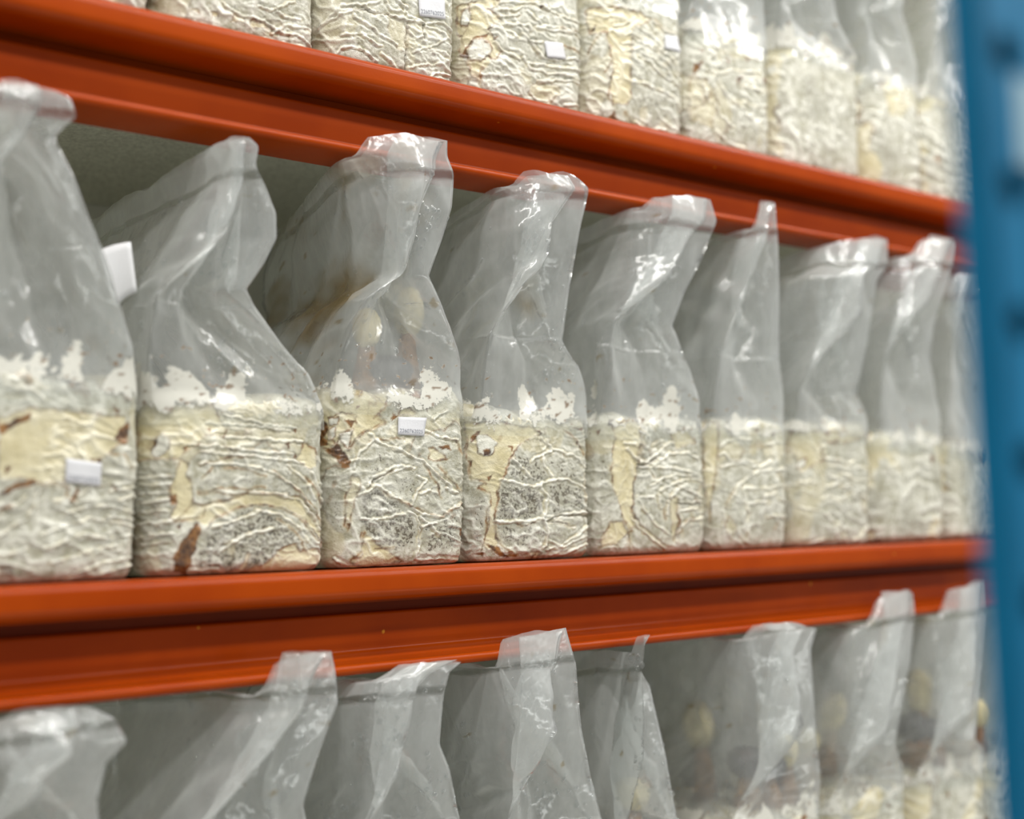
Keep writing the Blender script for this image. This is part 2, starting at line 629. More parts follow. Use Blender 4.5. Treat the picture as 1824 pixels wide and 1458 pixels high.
MK['m3'] = (560, 660, .247, '''
S .95: 340,880 450,830 600,930 720,1040 740,1250 600,1320 450,1230 340,1100
S .85: 780,1120 1060,1000 1040,1280 780,1350
S .65: 350,640 500,550 720,640 560,720 380,790
S .65: 480,800 700,720 800,800 690,960
S .55: 840,350 1050,320 1060,440 860,430
S .55: 780,760 880,840 1050,900 900,1030 760,980
S .6: 110,780 230,760 220,1300 120,1300
S .5: 860,190 1000,180 960,290
Y: 30,130 330,90 680,130 700,190 640,240 620,210 520,210 470,320 520,380 380,450 260,570 200,520 110,560 60,540 30,380
Y: 350,1160 400,1190 480,1260 580,1330 640,1370 380,1400 270,1350 360,1310
Y .9: 830,540 920,590 960,630 830,640
Y .6: 280,750 340,760 340,800 290,990 260,1110 230,1110 250,880
Y: 640,230 740,300 720,320 600,320
W: 115,430 170,405 170,480 140,510 110,500
W: 200,470 280,420 265,570 210,520
W: 120,350 180,340 180,390 130,400
B: 30,350 110,380 100,440 80,470 110,520 60,540 40,480
B: 100,570 190,540 250,620 270,650 240,710
B: 700,180 720,120 790,140 795,190
B: 230,360 310,380 260,410
B: 1050,1150 1100,1110 1100,1180 1070,1230
B: 560,310 600,330 560,360
B: 890,540 980,530 1000,570 920,560
B: 240,1090 270,1090 260,1140
B: 805,250 825,255 815,280
b: 115,340 170,320 300,330 310,390
b: 110,400 130,500 180,550 200,490 240,430 280,420 255,575
b: 260,570 330,480 440,400 520,380 470,350
b: 440,340 500,290 520,210 570,200 620,240 610,320 550,340
b: 660,240 720,180 790,190
b: 480,500 600,480 640,495
b: 900,680 1000,800 1090,890
b: 880,720 950,790
b: 800,680 890,820 910,910
b: 495,870 620,940 700,980 930,1060 1080,960
b: 370,1150 350,1290 270,1350
b: 450,1280 560,1270
b: 240,870 230,1110 260,1140 275,1030
b: 940,480 1030,490 1050,560 1090,600
b: 830,600 830,640 970,640
r: 290,700 340,580 440,500 520,540 650,590 780,650 900,750 1040,890
r: 380,830 470,750 560,700 640,690 720,700
r: 320,900 450,820 560,900 680,970 760,1030 940,1060
r: 700,970 760,860 820,790 740,750
r: 440,800 520,740 700,690
r: 680,1010 740,1050 770,1150 760,1260 730,1360
r: 350,1060 500,1060 650,1030
r: 940,1060 1000,1010 1090,950
r: 760,1050 820,1100 900,1190
r: 780,1120 880,1110
r: 250,660 330,640
r: 860,340 960,270
r: 800,430 900,470 1040,490
r: 400,460 440,490
r: 760,890 830,870
r: 960,850 1050,890
r: 740,1370 900,1360 1080,1380
r: 150,1330 300,1400 560,1410 1060,1380
g: 380,840 470,770 560,720
g: 755,1060 775,1150 760,1260''')
MK['m4'] = (820, 680, .2263, '''
S 1: 320,800 630,830 670,930 650,1080 290,1080
S .9: 690,800 840,780 1000,850 1000,1030 690,1060
S .85: 290,1110 640,1110 680,1200 640,1300 480,1320 330,1250
S .95: 400,560 620,580 720,780 560,800 360,760
S .8: 690,600 900,580 980,700 980,790 730,740
S .7: 700,1120 900,1160 780,1260 700,1220
S .75: 110,860 220,900 190,1280 110,1320
S .6: 480,500 650,460 640,560 520,560
S .5: 760,400 880,440 980,560 800,500
Y: 50,330 350,330 560,360 640,400 480,480 420,560 380,640 330,780 310,860 280,1080 310,1260 260,1330 190,1270 240,1080 240,880 160,830 200,780 90,760 70,650 60,430
Y .5: 990,700 1060,600 1070,1300 1020,1300
Y .9: 500,1350 640,1330 600,1390
W: 130,430 230,430 300,480 240,590 140,560
B: 120,400 165,390 150,430 100,480 80,440
B: 175,540 230,535 230,570 190,580
B: 370,510 410,530 400,560
B: 230,1270 300,1280 340,1330 450,1350 440,1370 330,1360 260,1320
B: 140,1330 200,1330 190,1360
B: 65,625 100,620 95,670
B: 590,380 620,370 630,400
B: 900,340 980,340 970,365
B: 215,745 260,735 225,775
b: 60,440 80,520 60,570
b: 70,640 95,700 110,770 190,770 210,800
b: 160,840 240,870 240,960 215,1060 210,1200 190,1310
b: 300,860 285,1060 300,1200 330,1280 440,1340 460,1350 420,1370
b: 440,1110 500,1130 590,1105
b: 510,1350 540,1390 600,1350
b: 830,370 900,430 990,560
b: 680,1280 690,1340
b: 1040,1180 1050,1240
r: 630,440 700,480 720,540 640,570 560,620
r: 690,450 730,520 830,560 930,590 990,660
r: 650,580 670,660 720,750
r: 420,610 480,680 540,750
r: 320,770 450,800 560,830 630,820 650,790 760,770 840,765 930,800 990,830
r: 640,820 680,900 670,1000 650,1070
r: 280,1095 450,1095 680,1080 800,1050 1030,1030
r: 650,1090 690,1180 660,1300
r: 700,1095 800,1110 900,1150
r: 690,1260 780,1290 900,1230 1000,1140
r: 680,1320 850,1280 1050,1190
r: 700,1370 900,1330 1050,1270
r: 1000,900 1040,1000
g: 680,1085 780,1060 1010,1050
g: 700,1090 800,1115 900,1145''')
MK['m5'] = (1050, 700, .2057, '''
S .65: 470,370 640,290 690,350 580,430 440,520
S .75: 80,460 180,500 190,800 80,850
S .55: 420,660 540,660 520,850 420,850
S .55: 760,850 980,900 980,1050 800,1050
S .55: 460,900 640,900 640,1150 560,1100
S .5: 800,1150 1000,1100 1010,1320 830,1320
S .35: 80,860 240,880 280,1060 90,1080
Y: 210,300 330,220 420,240 440,420 420,600 400,800 370,1000 420,1140 350,1160 310,1080 250,900 190,680 220,600 200,560 230,430
Y: 190,1100 300,1100 340,1200 240,1300 120,1320 110,1250
Y .8: 700,330 860,300 920,420 760,470
Y .8: 380,1050 500,1180 620,1290 720,1330 600,1330 450,1200
Y .7: 700,900 770,900 770,1250 720,1250
B: 180,250 220,250 225,290 170,290
B: 70,330 110,320 90,360
B: 1000,370 1010,400 995,420
B: 530,220 600,210 560,235
b: 440,530 450,420 480,360
b: 220,600 190,660 215,780
b: 110,1310 250,1300
b: 350,1330 345,1190 380,1180
b: 660,1090 650,1000
b: 1030,1200 1045,1250 1000,1350
b: 760,920 780,1100 740,1280
b: 800,1200 840,1120 900,1080
r: 420,600 500,590 600,520 700,420 740,440
r: 420,640 540,640 640,570 720,510 860,510 950,560
r: 340,480 400,560 480,600
r: 560,640 700,650 800,660 940,700
r: 620,850 740,780 860,745 1000,750
r: 550,800 640,730 760,700 900,720
r: 680,1050 690,930 760,850 820,810
r: 780,800 900,860 1000,910
r: 770,950 900,945 1000,930
r: 800,1170 880,1100 1000,1080
r: 430,880 480,1010 570,1130 700,1230
r: 540,650 570,730
r: 600,880 620,1000
r: 380,1090 500,1220 640,1330
r: 770,900 790,1100 760,1300
r: 310,440 390,440
r: 640,210 780,260 900,290
r: 450,900 560,900
r: 800,1020 950,1000
r: 640,400 560,450
g: 420,630 520,610 610,540
g: 775,965 900,958 1000,945''')
MK['m6'] = (1250, 700, .1989, '''
S .5: 200,1020 380,1020 390,1320 200,1300
S .55: 420,1000 760,1100 780,1330 420,1330
S .45: 200,480 600,480 600,600 200,600
Y: 20,250 150,270 150,450 130,700 100,900 80,1200 60,1000 20,700
B: 20,380 35,400 20,440
B .8: 620,350 660,360 630,390
B .8: 480,320 510,330 490,360
b .6: 690,710 760,880 820,1240
b .6: 280,860 220,1010
r: 170,480 260,430 340,400 440,420
r: 150,560 200,540 260,600 480,620
r: 170,660 340,630 480,660 560,640 620,600
r: 350,810 440,730 520,690 660,700 790,650
r: 690,720 740,830 800,950
r: 220,1020 300,860 360,800
r: 370,860 400,980 400,1330
r: 420,985 590,985
r: 580,1110 760,1110
r: 550,930 660,890
r: 670,940 760,980
r: 380,850 560,850 720,830
r: 560,460 690,430
r: 520,660 620,590
r: 190,1050 200,1200''')
MK['m7'] = (1250, 700, .1989, '''
S .5: 870,1000 1300,950 1480,1050 1450,1260 1250,1330 880,1290
Y .8: 800,350 1100,330 1300,360 1450,400 1250,450 1050,440 1110,600 900,720 860,600 810,500
W: 860,620 960,580 940,660 860,670
B: 780,330 840,330 810,380
B: 1105,340 1150,345 1130,385
B: 1090,430 1230,430 1200,445
r: 1070,580 1200,600 1300,630 1360,600
r: 1130,640 1300,680 1450,660 1520,690
r: 880,800 980,790 1020,750
r: 1080,950 1140,920 1230,960 1330,900
r: 1260,830 1330,830 1400,900 1520,950
r: 1120,730 1280,790
r: 1120,830 1260,790
r: 860,1010 1080,1060 1250,1200 1300,1330
r: 920,1330 1080,1310 1200,1290
r: 1490,1200 1440,1290 1340,1340
r: 1250,720 1400,780 1500,780''')
MK['u2'] = (270, 0, .181, '''
S .5: 720,0 1300,0 1400,250 1100,180 800,80
S .5: 30,0 160,0 150,150 40,150
Y: 580,95 670,110 650,155 600,140
Y: 810,120 910,170 920,220 840,200 770,190
Y: 980,180 1120,220 1160,270 1060,270 980,240
Y: 1210,290 1280,310 1280,350 1180,340
Y: 1330,350 1380,350 1360,390
Y: 280,70 320,110 300,120
Y .8: 380,50 470,60 480,100 420,80
r: 700,0 780,80 920,150 1120,200 1190,250 1300,330 1420,340 1640,480
r: 1060,50 1180,100 1300,60 1420,20
r: 1250,100 1350,180 1480,200
r: 1200,330 1330,250 1450,270 1580,300
r: 300,180 500,200 800,290 1100,380 1400,450 1640,520''')
MK['u3'] = (560, 0, .1645, '''
S .8: 60,250 250,250 230,560 60,500
S .5: 480,150 780,160 860,480 640,400
S .35: 320,570 560,600 640,700 400,680
S .55: 1050,560 1350,520 1400,690 1020,700
S .45: 1200,300 1400,400 1250,480
Y .45: 800,160 980,220 980,520 880,520 790,330
Y .35: 1010,380 1180,440 1050,560
r: 60,210 200,150 420,110 560,100 800,150 980,210 1160,260 1400,260 1560,420
r: 760,0 820,100 980,150
r: 950,60 1010,170 1180,250
r: 880,0 1000,90
r: 430,150 520,230 640,300 780,420 880,480
r: 290,330 480,350 640,440 720,480
r: 230,580 300,480 430,470 560,530 640,640
r: 720,560 830,650 910,760
r: 1000,270 1010,360 1100,420 1170,400
r: 1200,290 1400,370 1560,480
r: 1060,560 1300,500 1450,420
r: 1000,730 1180,700 1400,710 1540,800
r: 1200,860 1320,800 1480,820
r: 1250,880 1350,840 1500,900
r: 500,480 560,560 680,640
r: 1200,540 1400,590 1560,660
r: 80,200 300,40 540,50 700,10
r: 520,50 600,100
g: 1000,260 995,500 970,760
g: 420,103 560,107 800,160
g: 1180,270 1190,430
b: 850,740 900,770 940,760
b .6: 50,250 100,310''')
MK['u4'] = (810, 0, .1509, '''
S .6: 340,780 700,690 860,780 920,950 700,1100 560,1080 360,1060
S .5: 190,550 400,480 400,620
S .55: 560,400 780,420 840,560 620,560
S .6: 60,620 180,700 180,1050 60,1050
S .45: 560,40 860,40 840,120 560,140
S .45: 1040,130 1240,180 1240,240 1040,260
Y: 20,0 520,0 520,60 400,120 520,200 540,250 400,310 420,380 560,600 430,680 400,770 320,760 330,1080 560,1120 520,1150 300,1110 310,1000 290,900 220,820 180,650 100,560 60,330
Y .6: 880,1000 1000,950 1200,1000 1270,1080 1120,1220 900,1130
W: 170,560 240,450 340,430 450,520 440,620 310,700 200,650
W: 90,80 170,60 220,200 170,280 100,230
B: 80,560 160,490 250,410 410,380 390,420 250,430 170,520 180,640 150,610
B: 380,330 460,320 400,350
B: 980,70 1040,95 1010,110
B: 400,640 440,660 420,690
B: 50,310 100,330 60,360
B: 470,430 510,430 490,460
b: 60,0 30,90 70,200 110,250
b: 170,0 180,70 220,200
b: 180,640 210,750
b: 370,770 320,800 290,940 310,970
b: 520,210 545,250
b: 360,480 430,500 450,570
b: 190,1080 300,1080
b: 1270,540 1400,590 1540,650
b: 1270,340 1400,400 1530,380
b: 1120,1220 1200,1130 1250,1090
b: 560,1140 470,1130
r: 480,500 560,600 680,640 780,700
r: 820,680 880,780 960,830
r: 800,400 880,480 1030,510
r: 900,480 960,580 1060,680 1200,720 1400,700 1550,740
r: 600,360 680,390 740,440
r: 860,150 940,220 1020,280
r: 960,340 1200,370 1400,400 1540,440
r: 560,290 700,300 860,300 900,370
r: 530,120 700,130 800,90
r: 960,50 1150,150 1350,220 1480,260
r: 1040,310 1250,340 1420,380
r: 940,800 1100,870 1280,870 1540,960
r: 880,740 1000,760 1200,800 1560,860
r: 1000,960 1200,950 1400,960 1560,1000
r: 900,1090 960,1150 1080,1190
r: 1300,1240 1450,1260 1540,1330
r: 540,40 800,40 1000,30
r: 550,200 750,180''')
MK['u5'] = (1040, 0, .2057, '''
S .7: 450,800 680,800 820,900 840,1080 600,1100 440,980
S .5: 60,480 200,500 210,950 60,950
S .5: 520,200 620,220 600,300
Y: 20,60 450,100 600,160 420,260 400,600 420,850 330,900 260,880 230,740 260,560 220,400 200,270 60,280
B: 50,260 110,210 90,250
B: 210,1000 260,930 280,1000 340,1060 220,1070
B: 730,50 760,40 750,150
B: 215,390 240,410 225,420
b: 40,430 100,350 150,270 210,280 225,400
b: 180,610 260,520
b: 240,640 220,830 260,900
b .7: 620,170 680,250 800,290
b: 350,970 420,1060
r: 400,290 520,350 660,440 780,520 860,640
r: 410,330 560,400 700,520 800,640 880,760
r: 480,460 600,520 720,600 800,720 870,820
r: 470,490 560,540 660,640 760,700
r: 480,250 560,300 660,380
r: 550,170 620,270 680,340
r: 600,180 700,260 820,310 890,420
r: 430,700 560,740 680,790 800,870 850,960 870,1100
r: 260,240 360,210 450,160
r: 390,440 480,420
r: 340,380 430,380
r: 440,1050 560,1120 700,1120
r: 650,1190 850,1200
r: 720,520 850,650''')
MK['u6'] = (1040, 0, .2057, '''
S .35: 1180,900 1500,900 1600,1250 1200,1200
Y .7: 920,650 1060,700 1180,900 1100,1100 920,1000
Y .5: 1150,400 1500,400 1500,520 1300,500
B: 960,540 1040,530 1000,600 960,640
B: 1000,430 1050,450 1020,460
B: 1240,500 1270,530 1240,560
B: 1320,680 1400,660 1350,700 1330,750
B: 1560,680 1590,670 1570,750
B: 1030,1210 1140,1140 1080,1190
B: 1100,480 1130,490 1110,500
B .7: 1410,470 1470,510 1420,520
r: 1060,620 1180,640 1300,610 1420,620 1540,640
r: 1130,660 1230,800 1360,900
r: 1380,740 1500,780 1620,800
r: 1380,880 1480,920 1610,930
r: 1160,900 1180,1000 1300,1100
r: 1040,290 1140,300 1280,300 1460,290
r: 1240,830 1400,950
r: 1150,1120 1250,1220 1400,1290
r: 1030,700 1080,850''')



def seg_dist(px, py, pts):
    d = np.full(px.shape, 1e9)
    for (ax, ay), (bx, by) in zip(pts[:-1], pts[1:]):
        vx, vy = bx - ax, by - ay
        L = vx*vx + vy*vy + 1e-9
        t = np.clip(((px - ax)*vx + (py - ay)*vy)/L, 0, 1)
        d = np.minimum(d, np.hypot(px - ax - t*vx, py - ay - t*vy))
    return d


def poly_sd(px, py, pts):
    """signed distance, positive inside"""
    q = list(pts) + [pts[0]]
    d = seg_dist(px, py, q)
    ins = np.zeros(px.shape, bool)
    for (ax, ay), (bx, by) in zip(q[:-1], q[1:]):
        if ay == by:
            continue
        c = ((ay > py) != (by > py)) & (px < (bx - ax)*(py - ay)/(by - ay) + ax)
        ins ^= c
    return np.where(ins, d, -d)


def parse(txt):
    """'kind strength: x,y x,y ...' lines"""
    out = []
    for ln in txt.strip().splitlines():
        ln = ln.strip()
        if not ln:
            continue
        h, p = ln.split(':')
        h = h.split()
        out.append((h[0], float(h[1]) if len(h) > 1 else 1.0, [tuple(map(float, q.split(','))) for q in p.split()]))
    return out


# ------------------------------------------------------------------ blocks
def block(root, b, res):
    """Mycelium-bound block: rounded, slumped brick with wrinkled skin; returns the front point function."""
    w, h, dep, seed = b['w'], b['h'], b['dep'], b['seed']
    rl, rr = b.get('rl', 0.030), b.get('rr', 0.016)
    rb = 0.03
    # perimeter of the plan, from the back of the left side round the front to the back
    x0, x1, y0, y1 = -w/2, w/2, 0.0, dep
    pts = []
    def addline(p, q, st):
        n = max(1, int(math.dist(p, q)/st))
        for i in range(n):
            pts.append((p[0] + (q[0] - p[0])*i/n, p[1] + (q[1] - p[1])*i/n))
    def addarc(cx, cy, r, a0, a1, st):
        n = max(3, int(abs(a1 - a0)*r/st))
        for i in range(n):
            a = a0 + (a1 - a0)*i/n
            pts.append((cx + r*math.cos(a), cy + r*math.sin(a)))
    c = 0.006
    pi = math.pi
    addline((x0, y1 - rb), (x0, 0.09), c)
    addline((x0, 0.09), (x0, y0 + rl), res)
    addarc(x0 + rl, y0 + rl, rl, pi, 1.5*pi, res)
    addline((x0 + rl, y0), (x1 - rr, y0), res)
    addarc(x1 - rr, y0 + rr, rr, 1.5*pi, 2*pi, res)
    addline((x1, y0 + rr), (x1, 0.05), res*1.5)
    addline((x1, 0.05), (x1, y1 - rb), c)
    addarc(x1 - rb, y1 - rb, rb, 0, pi/2, c)
    addline((x1 - rb, y1), (x0 + rb, y1), c)
    addarc(x0 + rb, y1 - rb, rb, pi/2, pi, c)
    L = np.array(pts)
    nc = len(L)
    seg = np.linalg.norm(np.roll(L, -1, 0) - L, axis=1)
    s = np.concatenate([[0], np.cumsum(seg)[:-1]])
    i0 = int(np.argmin(np.abs(L[:, 0]) + (L[:, 1] > 1e-4)*9))
    s = s - s[i0]
    zr = np.linspace(0, 1, max(20, int(h/res)))
    rows = []
    bot, top = 0.010, 0.011
    for v in zr:
        z = v*h
        inset = 0
        if z < bot:
            inset = bot - math.sqrt(max(0, bot**2 - (bot - z)**2))
            inset *= 0.7
        if z > h - top:
            q = z - (h - top)
            inset = top - math.sqrt(max(0, top**2 - q*q))
            inset *= 0.85
        rows.append((z, inset, 0))
    # caps: bottom ring already small; close top with shrinking rings
    for k in range(1, 14):
        rows.append((h + 0.004*math.sin(k/13*pi/2), 0.0094, k/13))
    nr = len(rows)
    P = np.zeros((nr, nc, 3))
    cen = np.array([0.0, dep/2])
    # outline normals in plan
    tn = np.roll(L, -1, 0) - np.roll(L, 1, 0)
    nn = np.stack([tn[:, 1], -tn[:, 0]], 1)
    nn /= np.linalg.norm(nn, axis=1, keepdims=True)
    for i, (z, ins, k) in enumerate(rows):
        bul = b.get('bulge', 0.0025)*math.sin(min(1, z/h)*pi) - 0.003*(1 - min(1, z/h))
        q = L + nn*(bul - ins)
        q = cen + (q - cen)*(1 - 0.97*k)
        P[i, :, :2] = q
        P[i, :, 2] = z
    SS = np.broadcast_to(s[None, :], (nr, nc))
    ZZ = P[:, :, 2]
    if b.get('tilt'):
        # uneven top: lower towards one side
        up = np.clip(ZZ/h, 0, 1)**2
        P[:, :, 2] -= up*b['tilt']*(P[:, :, 0]/w)
    P[:, :, 2] += (fbm(SS*16, ZZ*0 + seed, seed + 33, 3)*0.006)*np.clip((ZZ - 0.6*h)/(0.4*h), 0, 1)
    capk = np.array([r[2] for r in rows])[:, None]*np.ones((1, nc))
    X0, Y0 = P[:, :, 0].copy(), P[:, :, 1].copy()
    SC = SS + capk*0.0
    # --- generic fields
    big = fbm(SC*9 + 3.1*seed, ZZ*9, seed, 2)
    yl = fbm(SC*16, ZZ*13, seed + 5, 4)
    left = sstep(-0.2*w, -0.62*w, SC)
    upw = sstep(0.55, 1.0, ZZ/h)
    yval = yl*0.75 + b.get('yel', 0.0) + 0.55*left + 0.45*upw - 0.42
    has = b.get('marks') is not None
    yamt = 0.45 if has else 1.0
    yel = sstep(-0.05, 0.09, yval)*(0.55 if has else 0.9)
    yel = yel*(1 - 0.0*has)
    oml = sstep(0.05, 0.5, fbm(SC*11, ZZ*11, seed + 31, 2) + 0.25*upw + 0.1*left)
    brn = np.exp(-(yval/0.028)**2)*oml*(0.55 if has else 1.0)
    blob = fbm(SC*34, ZZ*34, seed + 77, 3) + 0.35*upw + 0.25*left
    brn = np.maximum(brn, sstep(0.98, 1.10, blob)*(0.3 if has else 1.0))
    spk = sstep(-0.35, 0.65, fbm(SC*20, ZZ*20, seed + 9, 2) + b.get('spk', 0.0))*0.75
    # wrinkles: warped near-horizontal folds gathered towards the corners
    ang = b.get('ang', 0.15)
    wz = ZZ*math.cos(ang) + SC*math.sin(ang)
    q = wz*b.get('wf', 62) + 1.1*fbm(SC*13, ZZ*17, seed + 3, 3)
    mk = sstep(-0.25, 0.45, fbm(SC*15, ZZ*9, seed + 13, 2) + 0.35*np.abs(SC)/(w/2) - 0.25)
    rg = tri(q)**3.0*mk
    ang2 = ang - 0.9
    q2 = (ZZ*math.cos(ang2) + SC*math.sin(ang2))*48 + 1.3*fbm(SC*15, ZZ*15, seed + 4, 3)
    rg2 = tri(q2)**5*sstep(0.1, 0.6, fbm(SC*13, ZZ*13, seed + 14, 2))
    gen = np.maximum(rg, rg2*0.8)
    disp = gen*0.0020 + fbm(SC*25, ZZ*25, seed + 21, 3)*0.0008 + big*0.0022
    rid = gen*0.7
    # net of fine skin wrinkles at two scales
    wxn, wyn = 0.004*fbm(SC*60, ZZ*60, seed + 81, 2), 0.004*fbm(SC*60, ZZ*60, seed + 82, 2)
    ca, sa = math.cos(ang + 0.2), math.sin(ang + 0.2)
    aa, bb = (SC + wxn)*ca - (ZZ + wyn)*sa, (SC + wxn)*sa + (ZZ + wyn)*ca
    net1 = np.clip(1 - 2.6*np.abs(noise(aa*34, bb*74, seed + 83)), 0, 1)**2*sstep(-0.3, 0.35, noise(SC*17, ZZ*17, seed + 84))
    net2 = np.clip(1 - 2.4*np.abs(noise(aa*85, bb*150, seed + 85)), 0, 1)**2*sstep(-0.2, 0.4, noise(SC*26, ZZ*26, seed + 86))
    net = np.maximum(net1, 0.6*net2)
    disp = disp + net1*0.0014 + net2*0.0009
    rid = np.maximum(rid, net*0.75)
    if has:
        disp = fbm(SC*25, ZZ*25, seed + 21, 3)*0.0007 + big*0.0018
        disp = disp + net1*0.0014 + net2*0.0009
        disp = disp + gen*0.0011*sstep(0.2, 0.9, 0.6 + fbm(SC*12, ZZ*12, seed + 8, 2)) + 0.0009*tri(ZZ*130 + SC*40 + 1.6*fbm(SC*24, ZZ*30, seed + 24, 3))**3*sstep(0.0, 0.5, noise(SC*22, ZZ*22, seed + 25))
        rid = np.maximum(gen*0.3, net*0.65)
        yel *= 0.8
        yel *= sstep(-0.02, 0.05, ZZ*0 + 1)
        spk *= 0.75
        ox, oy, sc, txt = b['marks']
        # oblique parallel chart of the face, in photo units
        k = b['kx']
        A, Bm = b['chart']
        cx = A[0] + Bm[0][0]*(X0 - k*Y0) + Bm[0][1]*ZZ
        cy = A[1] + Bm[1][0]*(X0 - k*Y0) + Bm[1][1]*ZZ
        wx_ = fbm(cx/22, cy/22, seed + 40, 3)*3.2 + noise(cx/5, cy/5, seed + 44)*1.1
        wy_ = fbm(cx/22, cy/22, seed + 41, 3)*3.2 + noise(cx/5, cy/5, seed + 45)*1.1
        front = (SC > -0.16) & (SC < w/2 + 0.045)
        fm = front.astype(float)
        gx, gy = cx + wx_, cy + wy_
        rx, ry = cx + wx_*0.8 + noise(cx/9, cy/9, seed + 51)*1.4, cy + wy_*0.8 + noise(cx/9, cy/9, seed + 52)*1.4
        omod = sstep(-0.5, 0.35, noise(cx/16, cy/16, seed + 46))
        for kind, st, pp in parse(txt):
            pp = [(ox + sc*x, oy + sc*y) for x, y in pp]
            if kind == 'Y':
                d = poly_sd(gx, gy, pp)
                yel = np.maximum(yel, sstep(-1.5, 2.5, d)*st*fm)
                ins = sstep(-1, 2, d)*fm
                spk = spk*(1 - 0.85*ins)
                brn = np.maximum(brn, np.exp(-(d/1.5)**2)*(0.3 + 0.7*omod)*st*fm*0.95)
                disp = disp - 0.0006*ins
            elif kind == 'W':
                d = poly_sd(gx, gy, pp)
                ins = sstep(-1.5, 1.5, d)*fm
                yel *= 1 - ins
                spk = spk*(1 - 0.7*ins)
                rid = np.maximum(rid, 0.55*ins)
                brn = np.maximum(brn*(1 - ins), np.exp(-(d/1.35)**2)*(0.4 + 0.6*omod)*fm)
                disp = disp + 0.0006*ins
            elif kind == 'S':
                d = poly_sd(cx + wx_*1.6, cy + wy_*1.6, pp)
                spk = np.maximum(spk, sstep(-6, 9, d)*st*fm)
            elif kind == 'B':
                d = poly_sd(gx, gy, pp)
                brn = np.maximum(brn, sstep(-1.6, 0.6, d)*st*fm)
            elif kind == 'b':
                d = seg_dist(gx, gy, pp)
                brn = np.maximum(brn, np.exp(-(d/1.8)**2)*(0.45 + 0.55*omod)*st*fm)
                yel = np.maximum(yel, np.exp(-(d/3.5)**2)*0.6*fm)
            elif kind in 'rg':
                d = seg_dist(rx, ry, pp)
                wd_ = b.get('rw', 1.8)*(1 + 0.45*noise(cx/14, cy/14, seed + 53))
                am = 0.65 + 0.35*noise(cx/25, cy/25, seed + 50)
                if kind == 'r':
                    g = np.exp(-(d/wd_)**2)*am*fm
                    disp = disp + 0.0019*g - 0.0007*np.exp(-((d - 2.2*wd_)/(0.9*wd_))**2)*fm
                    rid = np.maximum(rid, g)
                    yel = np.maximum(yel*(1 - 0.5*g), np.exp(-((d - 1.5*wd_)/1.6)**2)*0.75*omod*fm)
                    brn = np.maximum(brn, np.exp(-((d - 1.7*wd_)/0.8)**2)*0.40*sstep(0.0, 0.5, noise(cx/20, cy/20, seed + 57))*fm)
                    spk = spk*(1 - 0.7*np.exp(-(d/(wd_*1.6))**2)*fm)
                else:
                    g = np.exp(-(d/1.5)**2)*fm
                    disp = disp - 0.0028*g
                    brn = np.maximum(brn, g*0.45)  # crease shade painted in through the brown mask
    fade = 1 - np.clip(capk*1.6, 0, 1)*0.6
    N = grid_normals(P)
    N = N if np.mean(N[nr//3, i0]*V3(0, -1, 0)) > 0 else -N
    zc = sstep(0.0, 0.008, ZZ)
    P = P + N*(disp*zc*fade)[..., None]
    P[..., 2] = np.maximum(P[..., 2], 0.0005)
    P[..., 0] = np.clip(P[..., 0], -w/2 - 0.0018, w/2 + 0.0018)
    topm = sstep(0.0, 0.25, capk)
    yel = yel*(1 - topm) + topm*sstep(-0.1, 0.5, yl)*0.9
    brn = brn*(1 - topm*0.6)
    att = np.stack([yel, brn, np.clip(spk, 0, 1), np.clip(rid, 0, 1)], -1)
    faces = grid_faces(nr, nc)
    V = P.reshape(-1, 3)
    o = new_mesh('substrate_block', V, faces, M_BLOCK, root, attrs={'marks': att.reshape(-1, 4)})
    return o, P


